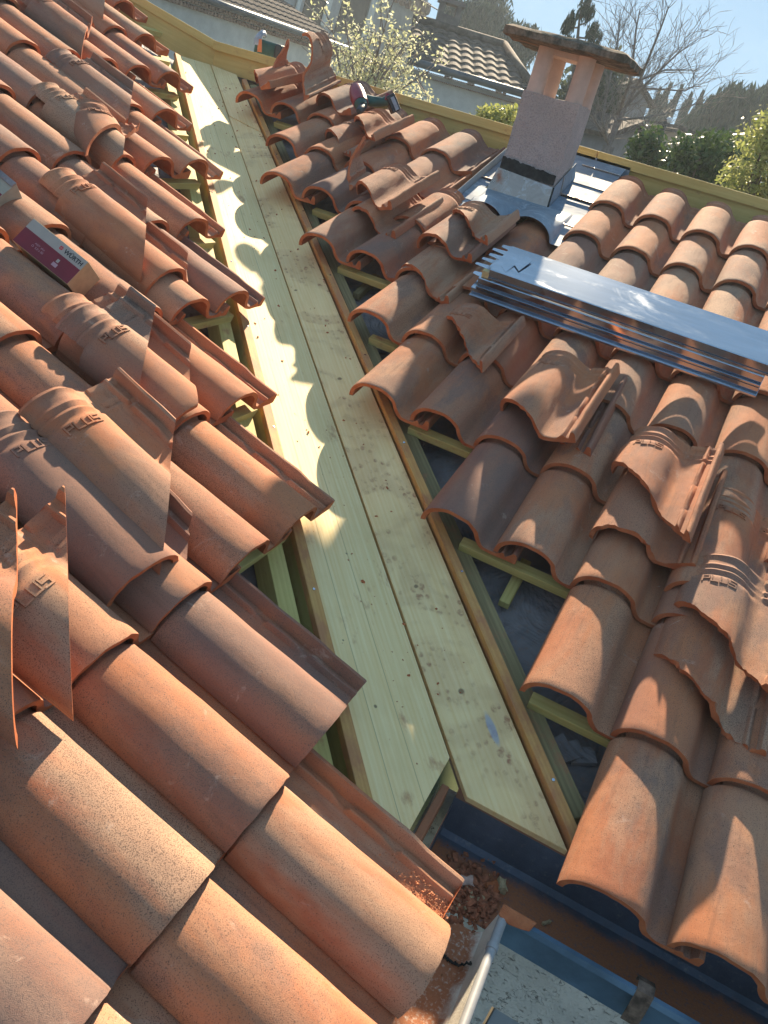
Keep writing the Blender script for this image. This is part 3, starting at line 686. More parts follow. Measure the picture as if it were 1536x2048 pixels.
# debris
M_DUSTCHIP = mat_plain('red_rubble', (0.36, 0.13, 0.065), 0.9, 0, 0.5, 80, 0.5)
cx, cy = onZ(960, 1805, GB).x, onZ(960, 1805, GB).y
chips('clay_rubble', 620, lambda r: (max(-.225, min(-.07, cx + r.gauss(-.03, .033))), min(.24, cy + r.gauss(-.005, .035))), lambda x, y: GB + .004 + .012 * math.exp(-((x - cx + .03) ** 2 + (y - cy) ** 2) / .002), .0015, .010, M_DUSTCHIP, 5, "heap of red tile chips where the two gutters meet", 'rubble')
chips('clay_rubble', 900, lambda r: (-.225 + abs(r.gauss(0, .05)), r.uniform(-.9, .05)), lambda x, y: GB + .0045, .0008, .0042, mat_plain('orange_chips', (0.50, 0.21, 0.10), 0.9, 0, 0.5, 80), 6, "orange tile grit lying along the cream gutter", 'grit')
chips('clay_grit', 420, lambda r: (-.145 - abs(r.gauss(0, .06)), -.317 + .190 + .045 * r.random()), lambda x, y: -S * x - .002, .0005, .0022, mat_plain('orange_grit', (0.50, 0.21, 0.10), 0.9, 0, 0.5, 80), 8, "orange grit in the open channel of the lowest tile beside the gutter", 'grit')
def chunk(p, dims, rot, mat, label, cat, name, seed):
    rn = random.Random(seed); bm = bmesh.new(); box_bm(bm, tuple(-d for d in dims), dims)
    bmesh.ops.subdivide_edges(bm, edges=list(bm.edges), cuts=2, use_grid_fill=True)
    for v_ in bm.verts: v_.co += Vector((rn.uniform(-1, 1), rn.uniform(-1, 1), rn.uniform(-1, 1))) * min(dims) * .28
    M = Matrix.Translation(p) @ Matrix.Rotation(rot[0], 4, 'Z') @ Matrix.Rotation(rot[1], 4, 'X')
    return tag(link(name, bm_mesh(bm), mat, None, M), label, cat)
M_PALECH = mat_plain('pale_wood_chip', (0.48, 0.36, 0.20), 0.8, 0, 0.3, 60, 0.4)
chunk(onZ(932, 1765, GB + .016), (.013, .010, .011), (.5, .3), mat_plain('pink_wood', (0.50, 0.34, 0.27), 0.8, 0, 0.3, 60, .4), "small pinkish block of wood sitting in the gutter corner", 'wood block', 'wood_block', 1)
chunk(onZ(938, 1795, GB + .012), (.006, .014, .006), (.2, .2), M_DUSTCHIP, "slim broken piece propped against the pinkish block in the gutter", 'tile shard', 'tile_shard', 2)
chunk(onZ(985, 1775, GB + .012), (.014, .012, .005), (.9, .5), M_RAW, "flat red shard beside the yellowish lump in the gutter", 'tile shard', 'tile_shard', 3)
chunk(onZ(1003, 1772, GB + .011), (.013, .009, .009), (1.9, .2), M_PALECH, "yellowish rounded lump lying in the gutter rubble", 'mortar lump', 'mortar_lump', 4)
chunk(onZ(1093, 1845, GB + .006), (.011, .003, .003), (.9, 0), M_PALECH, "pale wood splinter lying on dust in the blue gutter", 'splinter', 'wood_splinter', 5)
chips('pale_rubble', 70, lambda r: (max(-.225, min(-.07, cx + r.gauss(-.03, .035))), min(.24, cy + r.gauss(-.005, .04))), lambda x, y: GB + .007 + .012 * math.exp(-((x - cx + .03) ** 2 + (y - cy) ** 2) / .002), .001, .0055, M_PALECH, 15, "pale mortar and wood bits on the heap where the gutters meet", 'rubble')
# fascia edge under the valley boards, dusty
tag(beam('fascia_board', Vector((-.235, .262, -.012)), Vector((.03, .262, -.012)), Vector((0, 0, 1)), .018, -.05, mat_wood('dusty_fascia', (0.26, 0.13, 0.08), (0.33, 0.18, 0.11), dust=.6)), "dusty fascia board behind the gutter under the wide valley board", 'fascia')
tag(beam('fascia_board', Vector((-.262, .05, -.012)), Vector((-.262, .24, -.012)), Vector((0, 0, 1)), .018, -.05, mat_wood('dusty_fascia_red', (0.30, 0.12, 0.06), (0.36, 0.17, 0.09), dust=.6)), "short red dusty fascia board at the foot of the narrow valley board", 'fascia')
# house walls below the eaves
hw = empty('house_wall', Vector((1, .3, -3)))
bm = bmesh.new()
wx0, wx1, wz1 = .045, .95, -.640
def wq(x0, x1, z0, z1): bm.faces.new([bm.verts.new(p) for p in ((x0, .285, z0), (x1, .285, z0), (x1, .285, z1), (x0, .285, z1))])
wq(-.275, wx0, -3.1, -.06); wq(wx0, 3.2, wz1, -.06); wq(wx1, 3.2, -3.1, wz1); wq(wx0, wx1, -3.1, -1.9)
bm.faces.new([bm.verts.new(p) for p in ((-.28, .285, -3.1), (-.28, -3.2, -3.1), (-.28, -3.2, -.06), (-.28, .285, -.06))])
link('facade', bm_mesh(bm), M_STUCCO, hw)
wf = empty('window', Vector((wx0, .3, -1.2))); wf.parent = hw; wf.matrix_parent_inverse = hw.matrix_world.inverted(); bpy.context.view_layer.update()
bm = bmesh.new()
for a_, b_ in (((wx0, .285, wz1), (wx1, .315, wz1)), ((wx0, .285, -1.9), (wx0, .315, wz1)), ((wx1, .285, -1.9), (wx1, .315, wz1)), ((wx0, .285, -1.9), (wx1, .315, -1.9))):
    if a_[2] == b_[2]: q = [(a_[0], .285, a_[2]), (b_[0], .285, a_[2]), (b_[0], .33, a_[2]), (a_[0], .33, a_[2])]
    else: q = [(a_[0], .285, a_[2]), (a_[0], .285, b_[2]), (a_[0], .33, b_[2]), (a_[0], .33, a_[2])]
    bm.faces.new([bm.verts.new(p) for p in q])
link('frame', bm_mesh(bm), M_MORTAR, wf)
beam('shutter', Vector((wx0 + .012, .312, -1.27)), Vector((wx1, .312, -1.27)), Vector((0, -1, 0)), 1.23, -.02, mat_plain('grey_shutter', (0.36, 0.40, 0.44), 0.55, 0, 0.08, 6), wf, bev=.003)
tag(hw, "cream roughcast house wall with a grey shutter, below the two gutters", 'house wall')

# ------------------------------------------------------------------ chimney
CX0, CX1, CY0, CY1, CZT = -1.314, -1.044, 2.835, 3.09, 1.417
ch = empty('chimney', Vector(((CX0 + CX1) / 2, (CY0 + CY1) / 2, 1.0)))
bm = bmesh.new(); box_bm(bm, (CX0, CY0, .88), (CX1, CY1, CZT)); bmesh.ops.subdivide_edges(bm, edges=list(bm.edges), cuts=14, use_grid_fill=True)
for v_ in bm.verts:
    q = v_.co * 18
    v_.co += Vector((noise.noise(q), noise.noise(q + Vector((9, 0, 0))), noise.noise(q + Vector((0, 9, 0))))) * .0035
me = bm_mesh(bm); link('stack', me, M_CHIM, ch, smooth=True, sharp=50)
cr = .039
for (x, y) in ((CX0 + .04, CY0 + .042), (CX1 - .042, CY0 + .042), (CX0 + .055, CY1 - .04), (CX1 - .035, CY1 - .04)):
    bm = bmesh.new(); tube_bm(bm, [Vector((x, y, CZT - .002)), Vector((x, y, CZT + .02)), Vector((x, y, 1.60))], [cr * 1.06, cr, cr * 1.0], 20)
    link('column', bm_mesh(bm), M_TERRA, ch, smooth=True, sharp=50)
bm = bmesh.new(); box_bm(bm, (CX0 + .05, CY0 + .03, 1.577), (CX1 - .05, CY1 - .02, 1.60)); link('lintel', bm_mesh(bm), M_TERRA, ch)
# cap slab, bevelled top with broken edge
bm = bmesh.new(); ccx, ccy = (CX0 + CX1) / 2 + .005, (CY0 + CY1) / 2
lay = [(.270, .230, 1.600), (.286, .246, 1.605), (.288, .248, 1.630), (.262, .222, 1.643), (.10, .08, 1.652)]
N = 10; rings = []
for (hx, hy, z) in lay:
    pts = []
    for (ax, ay, bx, by) in ((-1, -1, 1, -1), (1, -1, 1, 1), (1, 1, -1, 1), (-1, 1, -1, -1)):
        for k in range(N):
            f = k / N; x = (ax + (bx - ax) * f) * hx; y = (ay + (by - ay) * f) * hy
            nz = noise.noise(Vector((x * 14, y * 14, z * 30))) * .009
            cc = 1 - .05 * (abs(x) / hx * abs(y) / hy) ** 6
            pts.append(bm.verts.new((ccx + x * cc + nz, ccy + y * cc - nz, z + nz * .7)))
    rings.append(pts)
for i in range(len(rings) - 1):
    for k in range(4 * N): bm.faces.new([rings[i][k], rings[i][(k + 1) % (4 * N)], rings[i + 1][(k + 1) % (4 * N)], rings[i + 1][k]])
bm.faces.new(rings[0][::-1]); bm.faces.new(rings[-1])
link('cap', bm_mesh(bm), M_CONC, ch, smooth=True, sharp=40)
# torn mortar band
bm = bmesh.new(); K = 24; top, bot = [], []
for k in range(K + 1):
    x = CX0 - .002 + (CX1 - CX0 + .001) * k / K
    top.append(bm.verts.new((x, CY0 - .0075, 1.135 - .018 * k / K + .012 * noise.noise(Vector((k * .7, 3, 0)))))); bot.append(bm.verts.new((x, CY0 - .0075, 1.075 - .004 * noise.noise(Vector((k * .5, 1, 0))))))
for k in range(K): bm.faces.new([bot[k], bot[k + 1], top[k + 1], top[k]])
solid(bm, .004); link('mortar_joint', bm_mesh(bm), M_MORTAR, ch)
tag(ch, "pinkish roughcast chimney on four terracotta columns with mossy concrete cap", 'chimney')
# zinc flashing
fl = empty('chimney_flashing', Vector((-1.17, 2.8, .95)))
FX0, FX1 = -1.40, -.845
def sheetR(name, x0, x1, y0, y1, h, mat, th=.0015):
    return plate(name, [pR(x0, y0, h), pR(x1, y0, h), pR(x1, y1, h), pR(x0, y1, h)], NR, th, mat, Vector((1, 0, 0)), fl, bev=0)
sheetR('side_sheet', CX1 + .022, FX1, 2.66, 2.93, .012, M_ZINCF); sheetR('side_sheet', CX1 + .022, FX1, 2.945, 3.30, .016, M_ZINCF)
sheetR('side_sheet', FX0, CX0 - .028, 2.62, 2.86, .012, M_ZINCF); sheetR('side_sheet', FX0, CX0 - .028, 2.87, 3.30, .016, M_ZINCF)
sheetR('back_sheet', FX0, FX1, 3.10, 3.42, .020, M_ZINCF)
for (y, h, xa, xb) in ((2.937, .017, CX1 + .022, FX1), (2.66, .014, CX1 + .022, FX1), (3.31, .022, CX1, FX1), (2.865, .017, FX0, CX0 - .028)):
    beam('seam', pR(xa, y, h), pR(xb, y, h), NR, .007, .006, M_ZINCD, fl, bev=.0008)
# back upstand against ridge board
plate('back_upstand', [Vector((FX0 + .04, 3.428, 1.165)), Vector((FX1 + .02, 3.428, 1.165)), Vector((FX1 + .02, 3.428, 1.228)), Vector((FX0 + .04, 3.428, 1.228))], Vector((0, -1, 0)), .001, M_ZINC, Vector((1, 0, 0)), fl, bev=0)
# left edge upstand
plate('edge_upstand', [pR(FX0, 2.46, .0), pR(FX0, 3.30, .0), pR(FX0 - .012, 3.30, .05), pR(FX0 - .012, 2.46, .035)], Vector((1, 0, .2)).normalized(), .0015, M_ZINC, Vector((0, 1, S)), fl, bev=0)
# apron front: collar box
bm = bmesh.new(); zb = lambda y: S * y
f0, f1 = Vector((CX0 - .024, 2.775, S * 2.775 - .01)), Vector((CX1 + .020, 2.775, S * 2.775 - .01))
g0, g1 = Vector((CX0 - .008, CY0 - .012, 1.082)), Vector((CX1 + .006, CY0 - .012, 1.066))
bm.faces.new([bm.verts.new(p) for p in (f0, f1, g1, g0)]); solid(bm, .0015); link('front_collar', bm_mesh(bm), M_ZINCD, fl)
for (xa, nm) in ((CX1, 1), (CX0, -1)):
    bm = bmesh.new(); o_ = .020 * nm; o2 = .006 * nm
    pts = [Vector((xa + o_, 2.775, S * 2.775 - .01)), Vector((xa + o_, 3.15, S * 3.15 + .005)), Vector((xa + o2, 3.12, 1.185)), Vector((xa + o2, CY0 - .012, 1.066))]
    bm.faces.new([bm.verts.new(p) for p in pts]); solid(bm, .0015); link('side_collar', bm_mesh(bm), M_ZINC, fl)
    beam('collar_seam', pts[0].lerp(pts[1], .42) + Vector((.002 * nm, 0, 0)), pts[3].lerp(pts[2], .42) + Vector((.002 * nm, 0, 0)), Vector((nm, 0, 0)), .006, .004, M_ZINCD, fl, bev=0)
beam('corner_fold', f1, g1, Vector((0, -1, 0)), .008, .004, M_MORTAR, fl, bev=0)
# apron dressed over the tile rolls
bm = bmesh.new(); rows_ = []
for (y, hh) in ((2.475, .004), (2.53, .004), (2.60, .006), (2.66, .010), (2.775, .012)):
    ring = []; fade = max(0, min(1, (2.70 - y) / .14)) if y > 2.56 else 1.0
    for k in range(97):
        x = FX0 + (FX1 - FX0) * k / 96; wv = 0.0
        for cxx in (RX + A * -6.03 + .089, RX + A * -5.03 + .089):
            q = (x - cxx) / .100
            if abs(q) < 1: wv = max(wv, .086 * math.sqrt(1 - q * q))
        ring.append(bm.verts.new(pR(x, y, hh + wv * fade)))
    rows_.append(ring)
for i in range(len(rows_) - 1):
    for k in range(96): bm.faces.new([rows_[i][k], rows_[i][k + 1], rows_[i + 1][k + 1], rows_[i + 1][k]])
solid(bm, .0018); link('front_apron', bm_mesh(bm), M_ZINC, fl, smooth=True, sharp=40)
tag(fl, "bright zinc flashing around the chimney base, dressed over two tile rolls", 'flashing')

# ------------------------------------------------------------------ stack of folded metal profiles
def lip_profile(x0, x1, y, h, dep, web, lip, label, tabs=False, end=False):
    e = empty('metal_profile', pR(x0, y, h))
    def q(yy, hh): return lambda x: pR(x, yy, hh)
    bm = bmesh.new(); pr = [(y + dep, h - .004), (y + dep, h), (y + .004, h), (y, h - .002), (y, h - web), (y - lip, h - web - .001), (y - lip, h - web + .004)]
    a = [bm.verts.new(pR(x0, *p)) for p in pr]; b = [bm.verts.new(pR(x1, *p)) for p in pr]
    for i in range(len(pr) - 1): bm.faces.new([a[i], a[i + 1], b[i + 1], b[i]])
    if end: bm.faces.new([b[2], b[3], b[4], b[5], b[6]])
    solid(bm, .0012); link('folded_sheet', bm_mesh(bm), M_STEEL, e, smooth=True, sharp=25)
    if tabs:
        for k, (f0_, f1_, ln) in enumerate(tabs):
            bm = bmesh.new(); ya, yb = y + dep * f0_, y + dep * f1_; g_ = (yb - ya) * .22
            pts = [pR(x0, ya, h + .0005), pR(x0 - ln, ya + g_, h + .001), pR(x0 - ln, yb - g_, h + .001), pR(x0, yb, h + .0005)]
            bm.faces.new([bm.verts.new(p) for p in pts]); solid(bm, .0012); link('cut_tab', bm_mesh(bm), M_STEEL, e)
    return tag(e, label, 'metal profile', 'folded metal profiles stacked on the tiles')
lip_profile(-.975, .072, 1.795, .106, .16, .028, .013, "lowest folded metal profile in the stack lying on the tiles", end=True)
lip_profile(-.958, .070, 1.806, .143, .16, .033, .010, "middle folded metal profile in the stack lying on the tiles", tabs=[(.05, .25, .03), (.45, .62, .05), (.75, .92, .045)], end=True)
lip_profile(-.925, .62, 1.815, .183, .205, .034, .003, "topmost bright folded metal profile reflecting the blue sky", tabs=[(.40, .55, .045), (.62, .76, .05), (.82, .97, .03)])
for k, (fx, fy) in enumerate(((-.90, .045), (-.862, .075))):
    tag(plate('metal_offcut', [pR(fx, 1.815 + fy, .1845 + k * .003), pR(fx + .030, 1.815 + fy - .03, .1845 + k * .003), pR(fx + .045, 1.815 + fy + .06, .188 + k * .003), pR(fx + .015, 1.815 + fy + .085, .188 + k * .003)], NR, .0015, M_STEEL, Vector((1, 0, 0)), bev=0), ["left metal offcut on the end of the topmost profile", "right metal offcut on the end of the topmost profile"][k], 'metal offcut', 'metal offcuts')
tag(beam('wood_packer', pR(-.952, 1.826, .1435), pR(-.914, 1.826, .1435), NR, .022, .026, mat_plain('yellow_foam', (0.50, 0.40, 0.20), 0.8, 0, 0.2, 60, .3)), "small yellowish block wedged at the end of the metal profiles", 'packer')

# ------------------------------------------------------------------ cartons
M_CARD = mat_plain('brown_card', (0.46, 0.33, 0.18), 0.8, 0, 0.12, 25, 0.1)
M_WHITE = mat_plain('white_print', (0.34, 0.31, 0.26), 0.6, 0, 0.05, 25)
M_RED = mat_plain('red_print', (0.17, 0.010, 0.022), 0.5, 0, 0.1, 20)
M_BLACK = mat_plain('black_print', (0.02, 0.02, 0.022), 0.5, 0, 0.1, 20)
M_LOGO = mat_plain('logo_red', (0.55, 0.02, 0.03), 0.5, 0, 0.1, 20)
M_PALE = mat_plain('pale_print', (0.42, 0.26, 0.28), 0.6, 0, 0.1, 20)
C_ = Vector((-1.822, .476, .701)); D_ = Vector((-1.640, .483, .643)); A_ = Vector((-1.806, .528, .760)); E_ = Vector((-1.645, .609, .643)); B_ = Vector((-1.623, .535, .702))
bx = (D_ - C_); bl = bx.length; by = (A_ - C_); bw = by.length; MB = frame(C_, bx, by.cross(bx) * -1)
MB = frame(C_, bx, bx.cross(by)); bdep = .094
ct = empty('carton', C_); ct.matrix_world = MB; bpy.context.view_layer.update()
bm = bmesh.new(); box_bm(bm, (0, 0, -bdep), (bl, bw, 0)); bevel(bm, .0012); link('cardboard', bm_mesh(bm), M_CARD, ct, MB)
def decal(name, pts, z, mat, parent=ct, MM=MB):
    bm = bmesh.new(); bm.faces.new([bm.verts.new((p[0], p[1], z)) for p in pts]); return link(name, bm_mesh(bm), mat, parent, MM)
decal('white_band', [(.001, bw * .62), (bl - .001, bw * .62), (bl - .001, bw - .001), (.001, bw - .001)], .0006, M_WHITE)
decal('red_band', [(.001, .001), (bl - .001, .001), (bl - .001, bw * .62), (.001, bw * .62)], .0006, M_RED)
def text(name, s, size, loc, mat, parent, MM, bold=.0):
    cu = bpy.data.curves.new(name, 'FONT'); cu.body = s; cu.size = size; cu.offset = bold
    ob = bpy.data.objects.new(name, cu); COL.objects.link(ob); bpy.context.view_layer.update()
    me = bpy.data.meshes.new_from_object(ob.evaluated_get(bpy.context.evaluated_depsgraph_get())); bpy.data.objects.remove(ob)
    me.materials.clear()
    return link(name, me, mat, parent, MM @ Matrix.Translation(loc))
text('brand_lettering', "WÜRTH", .0165, (.124, bw * .62 + .0085, .0011), M_BLACK, ct, MB, .0005)
bm = bmesh.new()
for sx, sy in ((-1, 1), (1, 1), (-1, -1), (1, -1)):
    pts = [(sx * .0006, sy * .0006)] + [(sx * (.0006 + .0048 * math.cos(a * math.pi / 16)), sy * (.0006 + .0048 * math.sin(a * math.pi / 16))) for a in range(0, 9)]
    bm.faces.new([bm.verts.new((.112 + p[0], bw * .62 + .0145 + p[1], .0011)) for p in pts])
link('brand_emblem', bm_mesh(bm), M_LOGO, ct, MB)
text('small_print', "ASSY  plus", .0075, (.052, bw * .36, .0011), M_PALE, ct, MB)
text('small_print', "O  5,0 x 80", .0085, (.048, bw * .24, .0011), M_PALE, ct, MB)
decal('printed_square', [(.122, bw * .17), (.138, bw * .17), (.138, bw * .30), (.122, bw * .30)], .0011, M_PALE)
decal('printed_square', [(.126, bw * .34), (.134, bw * .34), (.134, bw * .46), (.126, bw * .46)], .0011, M_WHITE)
tag(ct, "red and white screw carton lying between two tile rolls", 'carton')
P0 = onL(-14, 385, .07); c2 = empty('carton', P0); M2 = frame(P0, Vector((.95, .05, -.33)), Vector((.55, -.62, .62))); c2.matrix_world = M2; bpy.context.view_layer.update()
bm = bmesh.new(); box_bm(bm, (-.14, -.01, -.07), (.022, .062, 0)); bevel(bm, .0012); link('cardboard', bm_mesh(bm), mat_plain('dull_card', (0.34, 0.30, 0.23), 0.7, 0, 0.1, 25), c2, M2)
decal('red_band', [(-.138, -.009), (.021, -.009), (.021, .012), (-.138, .012)], .0008, M_RED, c2, M2)
bm = bmesh.new(); box_bm(bm, (-.139, .046, .0004), (.0215, .0625, .004)); link('dark_flap', bm_mesh(bm), M_UNDER, c2, M2)
tag(c2, "pale carton with red band, cut off by the left edge of the photo", 'carton')

# ------------------------------------------------------------------ cordless tools
M_TGREEN = mat_plain('tool_green', (0.02, 0.075, 0.065), 0.45, 0, 0.2, 30)
M_TRED = mat_plain('tool_red', (0.24, 0.025, 0.04), 0.35, 0, 0.15, 30)
M_TBLK = mat_plain('tool_black', (0.025, 0.027, 0.032), 0.5, 0, 0.3, 30)
M_TGREY = mat_plain('tool_grey', (0.30, 0.32, 0.36), 0.4, 0.2, 0.2, 30)
M_TORANGE = mat_plain('tool_orange', (0.55, 0.17, 0.06), 0.45, 0, 0.15, 30)
def onRd(px, py, D): return at(px, py, D)
DD = (onR(770, 225, .15) - CAM); DD = math.hypot(DD.x, DD.y)
def lathe_tool(name, pts, rs, mat, parent, n=14):
    bm = bmesh.new(); tube_bm(bm, pts, rs, n); return link(name, bm_mesh(bm), mat, parent, smooth=True, sharp=40)
dr = empty('cordless_drill', at(748, 210, DD))
k_ = DD / FPX * .82
lathe_tool('motor_body', [at(712, 178, DD + .06), at(714, 186, DD + .03), at(718, 198, DD - .01), at(722, 208, DD - .05)], [14 * k_, 17 * k_, 18 * k_, 16 * k_], M_TRED, dr, 18)
lathe_tool('gear_case', [at(722, 208, DD - .05), at(725, 213, DD - .075)], [15 * k_, 10 * k_], M_TGREEN, dr, 18)
lathe_tool('chuck', [at(725, 214, DD - .074), at(720, 220, DD - .13), at(717, 223, DD - .15)], [9 * k_, 8 * k_, 5 * k_], M_TBLK, dr, 14)
lathe_tool('handle', [at(726, 198, DD), at(745, 203, DD), at(765, 204, DD), at(778, 200, DD)], [11 * k_, 11 * k_, 9 * k_, 11 * k_], M_TGREEN, dr, 14)
lathe_tool('rear_trim', [at(724, 180, DD + .02), at(731, 195, DD - .01), at(735, 206, DD - .03)], [2.6 * k_, 3 * k_, 2.4 * k_], M_TGREY, dr, 8)
bm = bmesh.new(); q0 = at(778, 190, DD); q1 = at(792, 224, DD); box_bm(bm, (0, -10 * k_, -.03), ((q1 - q0).length, 10 * k_, .03), frame(q0, q1 - q0, MC.col[2])); bevel(bm, .006)
link('battery', bm_mesh(bm), M_TBLK, dr)
bm = bmesh.new(); q0 = at(784, 194, DD - .031); q1 = at(795, 220, DD - .031); box_bm(bm, (0, -4 * k_, 0), ((q1 - q0).length, 4 * k_, .003), frame(q0, q1 - q0, MC.col[2])); bevel(bm, .001)
link('battery_label', bm_mesh(bm), M_TGREY, dr)
bm = bmesh.new(); box_bm(bm, (-6 * k_, -7 * k_, -.022), (7 * k_, 8 * k_, .022), frame(at(775, 198, DD), at(792, 203, DD) - at(775, 198, DD), MC.col[2])); bevel(bm, .004)
link('handle_foot', bm_mesh(bm), M_TRED, dr)
tag(dr, "red and dark green cordless drill resting on a cut tile near the ridge", 'drill')
D2 = 5.8; k2 = D2 / FPX
sw = empty('circular_saw', at(535, 95, D2))
bm = bmesh.new(); box_bm(bm, (-27 * k2, -.05, -20 * k2), (24 * k2, .06, 12 * k2), frame(at(541, 100, D2), at(600, 117, D2) - at(541, 100, D2), Vector((0, 0, 1)))); bevel(bm, .018, 3); link('body', bm_mesh(bm), M_TGREEN, sw, smooth=True, sharp=50)
bm = bmesh.new(); box_bm(bm, (-6 * k2, -.06, -24 * k2), (7 * k2, .055, 10 * k2), frame(at(556, 102, D2 - .02), at(600, 115, D2) - at(556, 102, D2), Vector((0, 0, 1)))); bevel(bm, .014, 3); link('battery', bm_mesh(bm), M_TBLK, sw, smooth=True, sharp=50)
lathe_tool('handle', [at(514, 90, D2 - .08), at(515, 80, D2 - .08), at(520, 70, D2 - .06), at(526, 66, D2 - .03), at(530, 72, D2)], [6 * k2, 6 * k2, 5 * k2, 5 * k2, 4 * k2], M_TGREY, sw, 10)
lathe_tool('trigger_knob', [at(524, 70, D2 - .03), at(526, 63, D2 - .03)], [5.5 * k2, 4 * k2], M_TRED, sw, 10)
lathe_tool('guard', [at(519, 104, D2 - .09), at(520, 78, D2 - .09)], [4 * k2, 3.2 * k2], M_TORANGE, sw, 10)
tag(sw, "green power saw with red knob standing behind the ridge board", 'power saw')

# ------------------------------------------------------------------ ground and neighbours
GND = -3.1
t = NT('garden_ground'); v = t.coord(kind='Object')
cg = t.mix(t.ramp(t.noise(v, .25, 5), .4, .6), (0.06, 0.085, 0.03), (0.16, 0.13, 0.09)); cg = t.mix(t.math('MULTIPLY', t.noise(v, 6, 5), .5), cg, (0.05, 0.05, 0.03)); M_GND = t.fin(cg, .95)
bm = bmesh.new(); q = 60; bm.faces.new([bm.verts.new(p) for p in ((-q, -q, GND), (q, -q, GND), (q, q, GND), (-q, q, GND))])
tag(link('ground', bm_mesh(bm), M_GND), None, None, None, 'structure')
M_NWALL = mat_stucco('pale_render', (0.62, 0.64, 0.60), 40, .004, False, .2)
M_NWALL2 = mat_stucco('grey_render', (0.40, 0.40, 0.38), 30, .004, False, .2)
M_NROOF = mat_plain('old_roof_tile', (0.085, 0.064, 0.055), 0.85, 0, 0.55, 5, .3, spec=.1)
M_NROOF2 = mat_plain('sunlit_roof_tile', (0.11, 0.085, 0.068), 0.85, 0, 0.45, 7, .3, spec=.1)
M_NGUT = mat_plain('slate_gutter', (0.05, 0.07, 0.085), 0.35, 0.3, 0.2, 3)
M_BROWN = mat_plain('brown_shutter', (0.10, 0.075, 0.05), 0.6, 0, 0.2, 4)
M_CORN = mat_plain('cornice_clay', (0.30, 0.20, 0.15), 0.85, 0, 0.3, 8)
def hroof(name, P0, P1, back, rise, pitch, mat, parent, amp=.045, rowl=.34, taper0=0.0, taper1=0.0):
    """wavy tiled slope from the eave P0-P1 going back; taper pulls the upper corners in (hips)"""
    ax = (P1 - P0); L = ax.length; ax.normalize(); bk = Vector((-ax.y, ax.x, 0)); 
    if bk.dot(Vector((-.3, .95, 0))) < 0: bk = -bk
    bm = bmesh.new(); nu = max(8, int(L / pitch * 6)); rows_ = []; nv = int(back / rowl); prev = None
    for j in range(nv + 1):
        for lift in ((0.03, 0) if j else (0.0,)):
            jj = j - (0 if lift == 0 or j == 0 else 0.0); f = j / nv; ring = []
            for i in range(nu + 1):
                u = i / nu * L; ua = taper0 * f * L; ub = L - taper1 * f * L
                uu = max(ua, min(ub, u))
                ww = amp * abs(math.sin(math.pi * u / pitch)) ** .8
                p = P0 + ax * uu + bk * (back * f) + Vector((0, 0, rise * f + ww - (0.03 if lift == 0.03 else 0)))
                ring.append(bm.verts.new(p))
            rows_.append(ring)
    for a, b in zip(rows_[:-1], rows_[1:]):
        for i in range(nu): bm.faces.new([a[i], a[i + 1], b[i + 1], b[i]])
    bmesh.ops.remove_doubles(bm, verts=bm.verts, dist=1e-4)
    return link(name, bm_mesh(bm), mat, parent)
def cornice(P0, P1, parent, drop, n):
    ax = P1 - P0; bm = bmesh.new(); L = ax.length; ax.normalize(); out = Vector((ax.y, -ax.x, 0))
    if out.dot(CAM - P0) < 0: out = -out
    for r_ in range(2):
        for k in range(n):
            c = P0 + ax * (L * (k + .5) / n) + out * (-.10 + .0 - .09 * r_) + Vector((0, 0, -drop - .09 * r_))
            w_ = L / n * .34
            tube_bm(bm, [c - out * .12, c + out * .05], [w_, w_], 8)
    return link('cornice', bm_mesh(bm), M_CORN, parent)
def wall_under(P0, P1, z0, z1, inset, mat, parent, name='wall'):
    ax = (P1 - P0).normalized(); out = Vector((ax.y, -ax.x, 0))
    if out.dot(CAM - P0) < 0: out = -out
    a, b = P0 - out * inset, P1 - out * inset
    return beam(name, Vector((a.x, a.y, z0)), Vector((b.x, b.y, z0)), Vector((0, 0, 1)), .25, z1 - z0, mat, parent, bev=0), out
ZE = 1.86
# neighbour A, upper left
a0, a1 = onZ(120, -105, ZE), onZ(700, 100, ZE)
hA = empty('neighbour_house', Vector((a1.x, a1.y, GND)))
wall_under(a0, a1, GND, ZE - .12, .38, M_NWALL, hA)
axA = (a1 - a0).normalized(); outA = Vector((axA.y, -axA.x, 0)); outA = outA if outA.dot(CAM - a0) > 0 else -outA
hroof('roof', a0, a1, 3.2, 1.0, .24, M_NROOF, hA)
cornice(a0, a1, hA, .10, 90)
bm = bmesh.new(); tube_bm(bm, [a0 + outA * .06, a1 + outA * .06], [.065, .065], 10); link('gutter', bm_mesh(bm), M_NGUT, hA, smooth=True)
b0 = a0 - outA * 3.0 + Vector((0, 0, .8)); b1 = onplane(836, 60, outA, outA.dot(b0)); b1.z = b0.z
wb, _ = wall_under(b0, b1, GND, ZE + 3.3, .0, M_NWALL2, hA, 'upper_wall')
def uw(px0, px1, py0, py1, mat, name, proud):
    n = outA; dpl = n.dot(b0 + outA * (.125 + proud)); P = [onplane(px, py, n, dpl) for px, py in ((px0, py1), (px1, py1 + (px1 - px0) * .28), (px1 + (py1 - py0) * .28, py0 + (px1 - px0) * .28), (px0 + (py1 - py0) * .28, py0))]
    bm = bmesh.new(); bm.faces.new([bm.verts.new(p) for p in P]); solid(bm, .03); return link(name, bm_mesh(bm), mat, hA)
uw(600, 640, -30, 40, M_BROWN, 'shutter', .01); uw(668, 718, -30, 62, M_BROWN, 'shutter', .01)
uw(640, 650, -60, 50, M_NWALL, 'pilaster', .06); uw(722, 733, -60, 74, M_NWALL, 'pilaster', .06)
uw(585, 592, -60, 36, M_NWALL, 'pilaster', .06)
ev0, ev1 = b0 + Vector((0, 0, 0)), b1
